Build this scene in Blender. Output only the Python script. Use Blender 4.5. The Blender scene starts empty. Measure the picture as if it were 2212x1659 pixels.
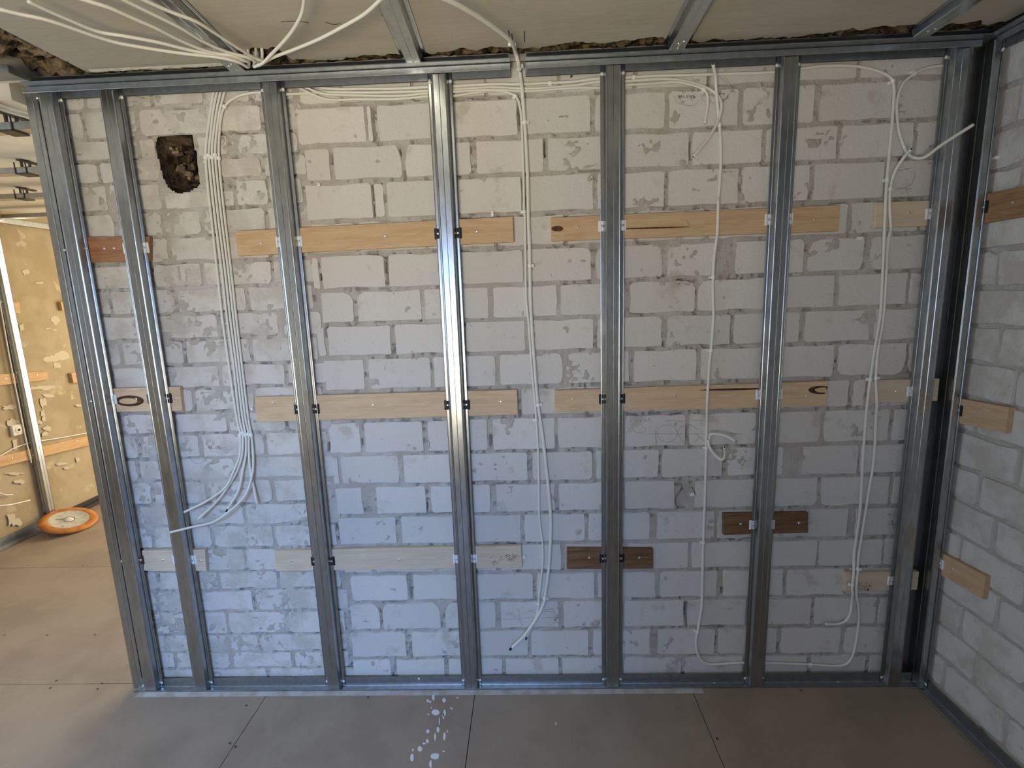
import bpy, math, random
import numpy as np
from mathutils import Matrix, Vector
random.seed(7); rng = np.random.RandomState(11)
S = bpy.context.scene; COL = S.collection

# ------------------------------------------------------------------ camera
W, H, F = 2212, 1659, 1086.4769
CAM = np.array([-0.36138949, -1.94012061, 1.65348007]); EUL = np.radians([80.14496941, 1.90220865, 1.65739745])
cd = bpy.data.cameras.new('camera'); co = bpy.data.objects.new('camera', cd); COL.objects.link(co)
cd.sensor_width = 36.0; cd.lens = 36.0 * F / W; cd.clip_start = 0.01
co.location = CAM; co.rotation_euler = EUL; S.camera = co
# ------------------------------------------------------------------ sky, daylight, exposure
S.view_settings.view_transform = 'Standard'; S.view_settings.look = 'None'
S.view_settings.gamma = 1; S.view_settings.use_curve_mapping = False
S.view_settings.exposure = -0.15
wd = bpy.data.worlds.new('sky'); S.world = wd; wd.use_nodes = True
nt = wd.node_tree; nt.nodes.clear()
bg = nt.nodes.new('ShaderNodeBackground'); wo = nt.nodes.new('ShaderNodeOutputWorld'); nt.links.new(bg.outputs[0], wo.inputs[0])
bg.inputs[0].default_value = (0.26, 0.50, 1.0, 1); bg.inputs[1].default_value = 1.5

def area(name, loc, target, sx, sy, energy, col, spread=180):
    l = bpy.data.lights.new(name, 'AREA'); l.shape = 'RECTANGLE'; l.size = sx; l.size_y = sy
    l.energy = energy; l.color = col; l.spread = math.radians(spread)
    o = bpy.data.objects.new(name, l); COL.objects.link(o); o.location = loc
    o.rotation_euler = (Vector(target) - Vector(loc)).to_track_quat('-Z', 'Y').to_euler()
    return o
# daylight through the window behind the camera: clear sky from above, light off the sunny ground outside, the open view at eye level
area('sky_light_rear_window', (-0.55, -5.0, 2.85), (-1.15, -3.0, 1.45), 1.3, 1.2, 360, (0.25, 0.49, 1.0))
area('ground_light_rear_window', (-1.15, -5.0, 0.15), (-1.1, -3.0, 1.45), 2.6, 1.4, 285, (1.0, 0.81, 0.42))
area('day_light_rear_window', (-1.12, -3.06, 1.45), (-1.12, 0, 1.45), 1.2, 1.35, 15, (0.55, 0.7, 1.0))
area('fill_light_left', (-4.25, -.85, 1.55), (1.26, -.9, .9), 1.0, 1.25, 30, (0.7, 0.88, 1.0))  # added fill lamp in an invented left opening, brightens the side wall
# warm daylight through the window of the room behind
area('day_light_far_window', (-2.2, 3.55, 1.25), (-3.2, 0, 1.0), 2.6, 2.1, 150, (1.0, 0.82, 0.47))

# ------------------------------------------------------------------ geometry of the view: pixel of the photo -> point on a known plane
def _rot(rx, ry, rz):
    c, s = math.cos, math.sin
    X = np.array([[1,0,0],[0,c(rx),-s(rx)],[0,s(rx),c(rx)]]); Y = np.array([[c(ry),0,s(ry)],[0,1,0],[-s(ry),0,c(ry)]])
    Z = np.array([[c(rz),-s(rz),0],[s(rz),c(rz),0],[0,0,1]]); return Z @ Y @ X
ROT = _rot(*EUL)
def at(x, y, ax='y', val=0.0):
    d = ROT @ np.array([(x - W/2)/F, (H/2 - y)/F, -1.0]); i = 'xyz'.index(ax)
    return CAM + d * ((val - CAM[i]) / d[i])
def px(p):
    q = ROT.T @ (np.array(p, float) - CAM); return W/2 + F*q[0]/-q[2], H/2 - F*q[1]/-q[2]
def x_of(pxx, z):                      # world x on the brick face at height z for an image column
    a, b = px((-2.0, 0, z)), px((1.3, 0, z)); t = (pxx - a[0]) / (b[0] - a[0])
    return at(pxx, a[1] + t*(b[1] - a[1]))[0]

# ------------------------------------------------------------------ materials
MAT = {}
def mat(name, col, rough=0.8, metal=0.0, col2=None, scale=6, det=6, lo=.42, hi=.6, col3=None, scale3=40, lo3=.5, hi3=.62,
        bump=0.0, bscale=60, stretch=None, coords='pos', rvar=0.0, spec=0.3, dist=0.0, bump2=0.0, bscale2=9):
    m = bpy.data.materials.new(name); m.use_nodes = True; n = m.node_tree.nodes; L = m.node_tree.links
    b = n['Principled BSDF']; b.inputs['Roughness'].default_value = rough; b.inputs['Metallic'].default_value = metal
    b.inputs['Specular IOR Level'].default_value = spec
    if coords == 'pos': g = n.new('ShaderNodeNewGeometry').outputs['Position']
    else: g = n.new('ShaderNodeTexCoord').outputs['Object']
    if stretch:
        mp = n.new('ShaderNodeMapping'); mp.inputs['Scale'].default_value = stretch; L.new(g, mp.inputs[0]); g = mp.outputs[0]
    def noise(sc, d=det, di=dist):
        t = n.new('ShaderNodeTexNoise'); t.inputs['Scale'].default_value = sc; t.inputs['Detail'].default_value = d
        t.inputs['Roughness'].default_value = .62; t.inputs['Distortion'].default_value = di
        L.new(g, t.inputs['Vector']); return t.outputs[0]
    def ramp(src, a, c):
        r = n.new('ShaderNodeMapRange'); r.inputs[1].default_value = a; r.inputs[2].default_value = c; r.interpolation_type = 'SMOOTHSTEP'
        L.new(src, r.inputs[0]); return r.outputs[0]
    def mix(f, A, B):
        x = n.new('ShaderNodeMix'); x.data_type = 'RGBA'; L.new(f, x.inputs[0])
        for i, v in ((6, A), (7, B)):
            if isinstance(v, tuple): x.inputs[i].default_value = (*v, 1)
            else: L.new(v, x.inputs[i])
        return x.outputs[2]
    out = col
    if col2: out = mix(ramp(noise(scale), lo, hi), out, col2)
    if col3: out = mix(ramp(noise(scale3), lo3, hi3), out, col3)
    if rvar:
        oi = n.new('ShaderNodeObjectInfo'); hs = n.new('ShaderNodeHueSaturation')
        r = n.new('ShaderNodeMapRange'); r.inputs[3].default_value = 1 - rvar; r.inputs[4].default_value = 1 + rvar
        L.new(oi.outputs['Random'], r.inputs[0]); L.new(r.outputs[0], hs.inputs['Value'])
        if isinstance(out, tuple): hs.inputs['Color'].default_value = (*out, 1)
        else: L.new(out, hs.inputs['Color'])
        out = hs.outputs[0]
    if isinstance(out, tuple): b.inputs['Base Color'].default_value = (*out, 1)
    else: L.new(out, b.inputs['Base Color'])
    nrm = None
    for bv, bs in ((bump, bscale), (bump2, bscale2)):
        if bv:
            bm = n.new('ShaderNodeBump'); bm.inputs['Strength'].default_value = 1.0; bm.inputs['Distance'].default_value = bv
            L.new(noise(bs), bm.inputs['Height'])
            if nrm: L.new(nrm, bm.inputs['Normal'])
            nrm = bm.outputs[0]
    if nrm: L.new(nrm, b.inputs['Normal'])
    MAT[name] = m; return m
mat('brick', (.66,.635,.60), .92, col2=(.53,.49,.435), scale=7.5, lo=.57, hi=.70, col3=(.46,.425,.385), scale3=46, lo3=.63, hi3=.74,
    bump=.0022, bscale=70, bump2=.004, bscale2=16, rvar=.05, spec=.15)
mat('brick_smeared', (.635,.605,.565), .94, col2=(.535,.495,.44), scale=9, lo=.44, hi=.62, col3=(.43,.395,.35), scale3=38, lo3=.62, hi3=.74, bump=.003, bscale=60, bump2=.005, bscale2=16, rvar=.04, spec=.12)
mat('mortar', (.54,.50,.45), .96, col2=(.62,.59,.55), scale=9, lo=.46, hi=.62, col3=(.36,.325,.285), scale3=34, lo3=.66, hi3=.82, bump=.006, bscale=55, bump2=.006, bscale2=140, spec=.1)
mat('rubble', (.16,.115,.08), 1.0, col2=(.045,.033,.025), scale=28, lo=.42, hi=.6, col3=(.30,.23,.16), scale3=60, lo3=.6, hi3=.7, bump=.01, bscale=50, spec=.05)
mat('rubble_mid', (.24,.18,.12), 1.0, col2=(.05,.037,.026), scale=26, lo=.42, hi=.58, col3=(.36,.29,.20), scale3=50, lo3=.58, hi3=.70, bump=.012, bscale=42, spec=.05)
mat('rubble_light', (.36,.28,.19), 1.0, col2=(.10,.075,.05), scale=22, lo=.5, hi=.66, col3=(.48,.41,.31), scale3=45, lo3=.55, hi3=.68, bump=.012, bscale=42, spec=.05)
mat('metal', (.47,.495,.51), .27, 1.0, col2=(.41,.43,.445), scale=55, lo=.40, hi=.62, col3=(.54,.56,.58), scale3=14, lo3=.58, hi3=.72, bump=.00012, bscale=25, stretch=(1,1,.35))
mat('metal_track', (.43,.455,.48), .44, 1.0, col2=(.36,.385,.40), scale=40, lo=.40, hi=.62, bump=.0004, bscale=20)
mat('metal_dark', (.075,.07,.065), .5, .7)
mat('screw', (.78,.79,.80), .28, .85)
mat('screw_white', (.80,.79,.76), .45, .2)
mat('cable', (.74,.72,.66), .45, spec=.4)
mat('cable_end', (.02,.02,.025), .7)
mat('clip', (.84,.83,.79), .4, spec=.4)
mat('shim_black', (.012,.011,.011), .6)
mat('shim_white', (.80,.81,.82), .5)
mat('shim_brown', (.07,.022,.016), .6)
for nm, a, b2, c in (('wood_tan', (.60,.415,.25), (.53,.35,.195), (.65,.475,.305)), ('wood_light', (.66,.485,.31), (.59,.415,.25), (.71,.545,.37)),
                    ('wood_pale', (.66,.545,.40), (.60,.485,.34), (.70,.59,.45)), ('wood_dark', (.205,.112,.055), (.13,.068,.034), (.26,.15,.078)),
                    ('wood_red', (.36,.175,.085), (.27,.125,.06), (.43,.23,.12)), ('wood_orange', (.55,.34,.17), (.47,.28,.13), (.60,.39,.21)), ('wood_brown', (.37,.215,.105), (.27,.15,.07), (.43,.265,.14))):
    for sfx, st in (('', (2.2, 18, 26)), ('_side', (18, 2.2, 26))):
        mat(nm+sfx, a, .62, col2=b2, scale=2.2, lo=.42, hi=.62, col3=c, scale3=5, lo3=.52, hi3=.66, stretch=st, coords='obj', bump=.0004, bscale=9, dist=.8)
mat('knot', (.055,.024,.011), .7, col2=(.11,.05,.022), scale=60)
mat('knot_core', (.62,.44,.26), .6)
mat('chipboard', (.325,.255,.19), .62, col2=(.27,.21,.155), scale=3.2, lo=.40, hi=.66, col3=(.38,.315,.245), scale3=120, lo3=.60, hi3=.72, bump=.0006, bscale=220, spec=.35)
mat('ceiling', (.48,.44,.37), .95, col2=(.42,.38,.315), scale=1.6, lo=.4, hi=.62, bump=.002, bscale=14, stretch=(.6, 1.6, 1))
mat('ceiling_lip_lit', (.80,.76,.66), .9, col2=(.70,.65,.53), scale=30)  # lit look of the broken edge set in the colour
mat('ceiling_white', (.70,.65,.55), .95, col2=(.62,.56,.46), scale=2.5)
mat('plaster', (.41,.33,.215), .95, col2=(.34,.265,.165), scale=2.6, lo=.4, hi=.62, col3=(.47,.39,.27), scale3=5.5, lo3=.60, hi3=.65, bump=.003, bscale=18)
mat('plaster_plain', (.62,.58,.52), .95)
mat('paint_patch', (.53,.455,.34), .9)
mat('paint_white', (.74,.75,.76), .6)
mat('dust', (.50,.49,.47), .9, col2=(.40,.36,.32), scale=14)
mat('pencil', (.20,.20,.205), .8)
mat('marker', (.03,.026,.024), .7)
mat('marker_red', (.16,.018,.016), .7)
mat('seam', (.05,.045,.04), .95)
mat('disc_orange', (.52,.20,.045), .5, col2=(.40,.135,.03), scale=14)
mat('disc_grey', (.52,.50,.42), .7, col2=(.42,.40,.33), scale=22)
mat('socket', (.66,.61,.52), .5)

# ------------------------------------------------------------------ object helpers
def mesh(name, v, f, m, parent=None, smooth=False):
    me = bpy.data.meshes.new(name); me.from_pydata([tuple(map(float, p)) for p in v], [], f); me.update()
    if smooth: me.polygons.foreach_set('use_smooth', [True]*len(me.polygons))
    me.materials.append(MAT[m]); o = bpy.data.objects.new(name, me); COL.objects.link(o)
    if parent: o.parent = parent
    return o
def tag(o, label=None, cat=None, group=None, kind=None):
    if label: o['label'] = label
    if cat: o['category'] = cat
    if group: o['group'] = group
    if kind: o['kind'] = kind
    return o
def empty(name, loc=(0,0,0)):
    o = bpy.data.objects.new(name, None); COL.objects.link(o); o.location = loc; o.empty_display_size = .05; return o
def put(o, parent):                    # parent keeping the world place
    o.parent = parent; o.matrix_parent_inverse = Matrix.Translation(-Vector(parent.location)); return o
def cube(x0, x1, y0, y1, z0, z1):
    v = [(x,y,z) for x in (x0,x1) for y in (y0,y1) for z in (z0,z1)]
    return v, [(0,1,3,2),(4,6,7,5),(0,4,5,1),(2,3,7,6),(0,2,6,4),(1,5,7,3)]
def join(*parts):
    V, Fc = [], []
    for v, f in parts:
        k = len(V); V += list(v); Fc += [tuple(i+k for i in q) for q in f]
    return V, Fc
def quad_prism(front, back, bev=.0):   # four front points, four back points
    v = list(front) + list(back)
    return v, [(0,1,2,3),(7,6,5,4),(0,4,5,1),(1,5,6,2),(2,6,7,3),(3,7,4,0)]
def smooth_pts(P, n=6):
    P = [np.array(p, float) for p in P]
    if len(P) < 3: return P
    Q = [2*P[0]-P[1]] + P + [2*P[-1]-P[-2]]; out = []
    for i in range(1, len(Q)-2):
        a, b, c, d = Q[i-1], Q[i], Q[i+1], Q[i+2]
        for k in range(n):
            t = k/n; out.append(.5*((2*b)+(c-a)*t+(2*a-5*b+4*c-d)*t*t+(3*b-a-3*c+d)*t**3))
    out.append(P[-1]); return out
def tube(P, r, k=8, hollow_end=False, caps=True):
    V, Fc = [], []; n = len(P); up = np.array((0.31, .55, .77)); r_ = r
    for i in range(n):
        t = P[min(i+1, n-1)] - P[max(i-1, 0)]; t = t/(np.linalg.norm(t)+1e-9)
        if i == 0: u = np.cross(t, up)
        else: u = u - t*np.dot(u, t)
        u = u/(np.linalg.norm(u)+1e-9); w = np.cross(t, u)
        for j in range(k):
            a = 2*math.pi*j/k; V.append(P[i] + r_*(math.cos(a)*u + math.sin(a)*w))
    for i in range(n-1):
        for j in range(k): Fc.append((i*k+j, i*k+(j+1)%k, (i+1)*k+(j+1)%k, (i+1)*k+j))
    if caps: Fc += [tuple(range(k-1,-1,-1)), tuple((n-1)*k+j for j in range(k))]
    return V, Fc
def dome(c, r, h, nrm, k=10):          # a low round screw head on a surface with normal nrm
    nrm = np.array(nrm, float); a = np.cross(nrm, (.3,.2,.9)); a /= np.linalg.norm(a); b = np.cross(nrm, a); c = np.array(c, float)
    V = []
    for rr, hh in ((1,0),(1,.45),(.65,.9)):
        for j in range(k):
            t = 2*math.pi*j/k; V.append(c + r*rr*(math.cos(t)*a+math.sin(t)*b) + nrm*h*hh)
    V.append(c + nrm*h); Fc = []
    for i in range(2):
        for j in range(k): Fc.append((i*k+j, i*k+(j+1)%k, (i+1)*k+(j+1)%k, (i+1)*k+j))
    for j in range(k): Fc.append((2*k+j, 2*k+(j+1)%k, 3*k))
    return V, Fc
def vnoise(x, z, sc, seed):            # smooth value noise
    r = np.random.RandomState(seed).rand(64, 64); x = x/sc; z = z/sc
    xi = np.floor(x).astype(int); zi = np.floor(z).astype(int); fx = x-xi; fz = z-zi
    fx = fx*fx*(3-2*fx); fz = fz*fz*(3-2*fz); g = lambda a, b: r[a % 64, b % 64]
    return (g(xi,zi)*(1-fx)+g(xi+1,zi)*fx)*(1-fz)+(g(xi,zi+1)*(1-fx)+g(xi+1,zi+1)*fx)*fz
def in_poly(xs, zs, poly):
    ins = np.zeros(xs.shape, bool); n = len(poly)
    for i in range(n):
        x1, z1 = poly[i]; x2, z2 = poly[(i+1) % n]
        c = ((z1 > zs) != (z2 > zs)) & (xs < (x2-x1)*(zs-z1)/(z2-z1+1e-12)+x1); ins ^= c
    return ins
def ribbons(strokes, w, n, lift):      # strokes: lists of 3-D points on a surface with normal n
    V, Fc = [], []; n = np.array(n, float)
    for st in strokes:
        P = smooth_pts(st, 4) if len(st) > 2 else [np.array(p, float) for p in st]
        k = len(V)
        for i, p in enumerate(P):
            t = P[min(i+1, len(P)-1)] - P[max(i-1, 0)]; t = t/(np.linalg.norm(t)+1e-9); s = np.cross(t, n); s /= (np.linalg.norm(s)+1e-9)
            V += [p + s*w/2 + n*lift, p - s*w/2 + n*lift]
        for i in range(len(P)-1): Fc.append((k+2*i, k+2*i+1, k+2*i+3, k+2*i+2))
    return V, Fc

# ================================================================== THE SETTING
XL, XR, ZC = -2.125, 1.26, 2.47        # free end of the brick wall, right wall face, ceiling
LW = -4.17                             # far plaster wall of the side room
# ---- floor of chipboard sheets
fl = mesh('floor', *cube(LW-.1, XR+.2, -4.1, 3.5, -.10, -.019), 'seam'); tag(fl, 'grey brown chipboard sheet floor', kind='structure')
def sheet(x0, x1, y0, y1):
    g = .0016; o = mesh('floor_sheet', *cube(x0+g, x1-g, y0+g, y1-g, -.02, 0), 'chipboard', fl); return o
xs = [LW, -1.527, -.628, .286, 1.20, XR+.02]
for a, b in zip(xs[1:-1], xs[2:]): sheet(a, b, -4.0, .05)
sheet(LW, -1.527, -1.45, .003); sheet(LW, -1.527, -4.0, -1.45)
for a, b in ((.003, 1.022), (1.022, 2.04), (2.04, 3.4)): sheet(LW, XL+.02, a, b)
sheet(XL+.02, XR+.02, .05, 3.4)
# paint splashes on the sheet beside the joint
V, Fc = [], []
for (x, y, rx, ry) in [(936,1505,3,9),(924,1514,3,3),(929,1516,2.5,2.5),(959,1513,4,5),(941,1539,9,6),(960,1541,3,8),(932,1529,1,2),(973,1529,1.5,1.5),(976,1531,1.5,3),
        (958,1547,2,6),(949,1558,1.3,9),(924,1580,3.5,4),(946,1576,3.5,7),(940,1592,2,10),(960,1590,3,9),(966,1580,1.5,3),(923,1601,3,5),(907,1617,5,6),(892,1620,2,3),
        (940,1634,9,7),(890,1636,4,8),(958,1623,3,1.5),(930,1650,3,8),(916,1606,4,2),(925,1543,2,2),(1201,1563,1.5,4),(988,1507,3,1.5)]:
    k = len(V); n = 10
    for j in range(n):
        a = 2*math.pi*j/n; q = 1 + .35*(random.random()-.5); p = at(x+rx*q*math.cos(a), y+ry*q*math.sin(a), 'z', .0006); V.append(p)
    Fc.append(tuple(range(k+n-1, k-1, -1)))
tag(mesh('paint_splash', V, Fc, 'paint_white', fl), kind='stuff')
# screw heads sunk in the sheets
V, Fc = [], []
for (x, y) in [(497,1605),(509,1613),(795,1506),(1037,1499),(1256,1494),(1480,1497),(1730,1491),(220,1476),(122,1470),(109,1486),(211,1488),(205,1371),(102,1372),(178,1222),(62,1222),(10,1372),(532,1524),(1549,1595)]:
    c = at(x, y, 'z', .0008); k = len(V)
    for j in range(8): V.append(c + np.array((.005*math.cos(j*math.pi/4), .005*math.sin(j*math.pi/4), 0)))
    Fc.append(tuple(range(k, k+8)))
tag(mesh('floor_screw', V, Fc, 'seam', fl), kind='stuff')

# ---- ceiling: plaster skin broken off ragged along the wall, rough bed above it
ce = mesh('ceiling', *cube(LW-.1, XR+.2, -4.1, 3.5, 2.53, 2.62), 'rubble_light'); tag(ce, 'bare beige plaster ceiling broken ragged along the wall', kind='structure')
N = 420; X = np.linspace(-1.865, XR+.05, N)
edge = -.097 + .030*(vnoise(X, X*0, .05, 3)-.5) + .020*(vnoise(X, X*0+5, .013, 4)-.5) + .03*(vnoise(X, X*0+9, .25, 5)-.5)
edge = np.where(X < -1.30, -.072 + .012*(vnoise(X, X*0, .02, 8)-.5), edge)
edge = np.where(np.abs(X+1.215) < .075, np.minimum(edge, -.178 + .02*(vnoise(X, X*0+3, .02, 9)-.5)), edge)   # broken pocket the fanned cables rise through
V, Fc = [], []
for x, e in zip(X, edge): V += [(x,-4.0,ZC),(x,e,ZC),(x,e+.006,ZC+.022),(x,-4.0,ZC+.06)]
for i in range(N-1):
    for j in range(3): Fc.append((4*i+j, 4*i+4+j, 4*i+5+j, 4*i+1+j)[::-1])
mesh('plaster_skin', V, Fc, 'ceiling', ce)
# broken lip of whitish plaster over the first bays, its lit edge painted pale
V, Fc = [], []; xs2 = np.linspace(-1.845, -1.335, 90); e2 = -.0795 + .010*(vnoise(xs2, xs2*0+2, .022, 61)-.5) + .008*(vnoise(xs2, xs2*0+7, .009, 62)-.5)
for x, e in zip(xs2, e2): V += [(x, -.097, ZC-.0006), (x, e, ZC-.0022), (x, e+.002, ZC+.004)]
Fc = [(3*i+j, 3*i+3+j, 3*i+4+j, 3*i+1+j)[::-1] for i in range(89) for j in (0, 1)]
mesh('plaster_lip', V, Fc, 'ceiling_lip_lit', ce)
def rough_sheet(name, x0, x1, y0, y1, z, amp, m, step, seed, parent):
    nx, ny = int((x1-x0)/step)+2, int((y1-y0)/step)+2; gx, gy = np.meshgrid(np.linspace(x0,x1,nx), np.linspace(y0,y1,ny))
    gz = z + amp*(vnoise(gx,gy,.05,seed)-.5) + .7*amp*(vnoise(gx,gy,.018,seed+1)-.5)
    V = np.stack([gx,gy,gz],-1).reshape(-1,3); Fc = [(j*nx+i, (j+1)*nx+i, (j+1)*nx+i+1, j*nx+i+1) for j in range(ny-1) for i in range(nx-1)]
    return mesh(name, V, Fc, m, parent)
rough_sheet('ceiling_break', -1.88, XR+.05, -.21, .02, 2.508, .04, 'rubble_mid', .008, 21, ce)
rough_sheet('old_wall_scar', -2.10, -1.86, -1.6, .02, 2.497, .06, 'rubble_mid', .012, 31, ce)
mesh('plaster_skin', *cube(-2.10, -1.86, -4.0, -1.6, ZC, ZC+.05), 'ceiling', ce)
mesh('side_ceiling', *cube(LW-.05, -2.085, -4.0, -.06, 2.455, 2.53), 'ceiling_white', ce)
mesh('side_ceiling', *cube(LW-.05, -2.168, -.06, 3.4, 2.40, 2.53), 'ceiling_white', ce)
mesh('side_ceiling', *cube(-2.17, XR, .145, 3.4, 2.455, 2.53), 'ceiling_white', ce)
mesh('side_ceiling', *cube(-2.17, -2.085, -.06, .145, 2.47, 2.53), 'ceiling_white', ce)
# cracks in the ceiling skin
cr = [[(607,47),(640,45),(667,49)],[(703,47),(718,52),(735,51)],[(823,33),(845,33)],[(1098,65),(1101,80)],[(1133,67),(1133,90)],[(1105,72),(1108,92)]]
mesh('crack', *ribbons([[at(x,y,'z',ZC) for x,y in s] for s in cr], .003, (0,0,-1), .0008), 'seam', ce)

# ---- the brick wall: mortar body with open joints and a knocked-out hole; every brick is its own piece
HOLE = [(341,297),(365,293),(413,293),(418,318),(424,345),(426,372),(432,390),(427,402),(405,412),(386,417),(364,404),(357,388),(351,372),(345,348),(336,318)]
hole = [at(x,y)[[0,2]] for x,y in HOLE]
GAPS = [(717,345,3,11),(873,378,3,10),(805,415,2.5,16),(826,415,4,18),(794,262,1.5,32),(808,270,3.5,36),(838,585,2.5,30),(834,562,3,8),(692,597,4,7),(907,685,2.5,8),(853,757,2,6),(705,717,2.5,10),
        (781,956,4,9),(921,1095,2.5,9),(889,1283,3,12),(1439,962,2.5,5),(1532,172,3.5,8),(1060,950,2,12),(1434,744,2,4),(1494,325,2,20),(1178,320,1.5,18),(1929,200,2,12),(1930,240,1.5,10),(763,1456,2,7),
        (1123,895,2,8),(1480,935,2,8),(1122,250,1.5,20),(1175,320,1.5,10),(824,1345,2.5,5),(960,1330,2,3),(1064,1290,1.5,6),(1243,880,1.5,4),(1265,835,3,1.5),(711,965,2,9),(716,1000,2,8),(725,1130,2,14),
        (738,1160,2,8),(1810,320,2,12),(1808,870,2,4),(1436,595,5,2.5),(1425,598,5,2.5),(1468,603,7,1.8),(1471,606,10,1.5),(1115,1183,2,1.5),(1143,1174,3,3),(1833,845,2,12),(1925,912,2,5),(1550,1150,2,5),
        (1560,1275,2,7),(1482,1320,2,14),(1546,1385,2,10),(1288,1375,2,8),(1480,1460,4,5),(1747,1455,2,5),(662,350,4,12),(672,385,2,8),(1410,893,10,1.4),(945,370,3,5)]
XE = 1.172                              # the brickwork stops short of the side wall, leaving a dark slot
step = .006; x0, x1, z0, z1 = XL+.032, XE, 0.0, 2.50
nx, nz = int((x1-x0)/step)+1, int((z1-z0)/step)+1
gx, gz = np.meshgrid(np.linspace(x0,x1,nx), np.linspace(z0,z1,nz))
gy = .0022 + .004*(vnoise(gx,gz,.03,41)-.5) + .005*(vnoise(gx,gz,.014,42)-.5) + .005*(vnoise(gx,gz,.09,43)-.5)
gy = np.where(gx < -1.17, gy - .0012, gy)
for (x, y, wx, wy) in GAPS:
    a, b = at(x-wx, y-wy), at(x+wx, y+wy); hw = max(abs(b[0]-a[0])*.36, .0031); hh = max(abs(a[2]-b[2])/2, .0031); cx, cz = (a[0]+b[0])/2, (a[2]+b[2])/2
    gy = np.where((abs(gx-cx) < hw) & (abs(gz-cz) < hh), .045, gy)
pit = (vnoise(gx/3.2, gz, .0095, 51) > .80) & (vnoise(gx, gz, .16, 52) > .38)
pit |= (vnoise(gx, gz/3.2, .0095, 53) > .82) & (vnoise(gx, gz, .2, 54) > .5)
gy = np.where(pit, gy+.016, gy)
keep = ~in_poly(gx, gz, hole)
idx = np.arange(nx*nz).reshape(nz, nx)
q = np.stack([idx[:-1,:-1], idx[:-1,1:], idx[1:,1:], idx[1:,:-1]], -1).reshape(-1,4)
kq = (keep[:-1,:-1] & keep[:-1,1:] & keep[1:,1:] & keep[1:,:-1]).reshape(-1); q = q[kq]
me = bpy.data.meshes.new('wall_back'); V = np.stack([gx,gy,gz],-1).reshape(-1,3).astype(np.float32)
me.vertices.add(len(V)); me.vertices.foreach_set('co', V.ravel()); me.loops.add(q.size); me.loops.foreach_set('vertex_index', q.ravel().astype(np.int32))
me.polygons.add(len(q)); me.polygons.foreach_set('loop_start', np.arange(0, q.size, 4, dtype=np.int32)); me.polygons.foreach_set('loop_total', np.full(len(q), 4, np.int32))
me.update(); me.validate(); me.materials.append(MAT['mortar']); wb = bpy.data.objects.new('wall_back', me); COL.objects.link(wb)
tag(wb, 'bare whitish silicate brick wall with rough grey mortar joints', kind='structure')
mesh('wall_core', *join(cube(XL, XR+.2, .14, .20, 0, 2.53), cube(XL, XL+.01, .0, .14, 0, 2.5), cube(XE-.004, XE, .004, .14, 0, 2.5)), 'mortar', wb)
# inside of the hole
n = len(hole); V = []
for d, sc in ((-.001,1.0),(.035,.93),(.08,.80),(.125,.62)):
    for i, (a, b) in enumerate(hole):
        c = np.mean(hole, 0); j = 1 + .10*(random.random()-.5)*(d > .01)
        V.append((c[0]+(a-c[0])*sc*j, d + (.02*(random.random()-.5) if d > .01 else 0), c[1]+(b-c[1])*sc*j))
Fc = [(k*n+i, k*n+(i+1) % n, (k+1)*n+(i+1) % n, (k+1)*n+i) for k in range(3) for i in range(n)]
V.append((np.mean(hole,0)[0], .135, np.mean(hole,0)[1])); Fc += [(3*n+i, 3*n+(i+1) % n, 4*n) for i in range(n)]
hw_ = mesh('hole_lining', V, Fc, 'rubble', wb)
for i in range(26):                    # broken chunks inside the hole
    a = random.choice(hole); c = np.mean(hole,0); t = random.uniform(.15,.9); r = random.uniform(.006,.017); d = random.uniform(.04,.11)
    p = np.array((c[0]+(a[0]-c[0])*t*.8, d, c[1]+(a[1]-c[1])*t*.8))
    pts = [p + r*np.array((random.uniform(.6,1.2)*sx, random.uniform(.6,1.2)*sy, random.uniform(.5,1.1)*sz)) for sx in (-1,1) for sy in (-1,1) for sz in (-1,1)]
    mesh('rubble_chunk', pts, cube(0,1,0,1,0,1)[1], 'rubble' if i % 3 else 'rubble_light', hw_)

CHIPS = [(1279,533,.030,.026),(1438,536,.028,.030),(1745,530,.016,.020),(1752,530,.045,.040),(1216,760,.026,.026),(1223,760,.022,.022),(1957,822,.034,.034),(868,300,.018,.055),
         (779,905,.030,.030),(765,620,.030,.035),(711,905,.012,.03),(839,545,.02,.012),(1281,210,.01,.05),(1440,262,.016,.01),(1738,535,.02,.03),(1812,820,.05,.022),(1665,832,.06,.03),(923,905,.02,.02),
         (1216,825,.018,.03),(1222,825,.016,.03),(756,1300,.02,.02),(821,1305,.03,.035),(826,1345,.012,.02),(953,1300,.03,.06),(878,1365,.02,.015),(1359,625,.012,.012),(1508,610,.03,.03),(1439,690,.022,.016),
         (1290,895,.02,.02),(1773,965,.012,.025),(1746,1040,.02,.01),(1766,1100,.04,.035),(1773,1100,.02,.02),(912,905,.014,.014),(787,905,.01,.01),(771,612,.012,.012),(771,670,.02,.02),(1595,215,.014,.014),(1604,212,.014,.014),
         (985,372,.01,.01),(1866,540,.03,.05),(1866,600,.02,.03),(1964,905,.02,.02),(1424,1240,.015,.01),(1478,905,.01,.02)]
chips = [(at(a,b)[[0,2]], c, d) for a,b,c,d in CHIPS]
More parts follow.
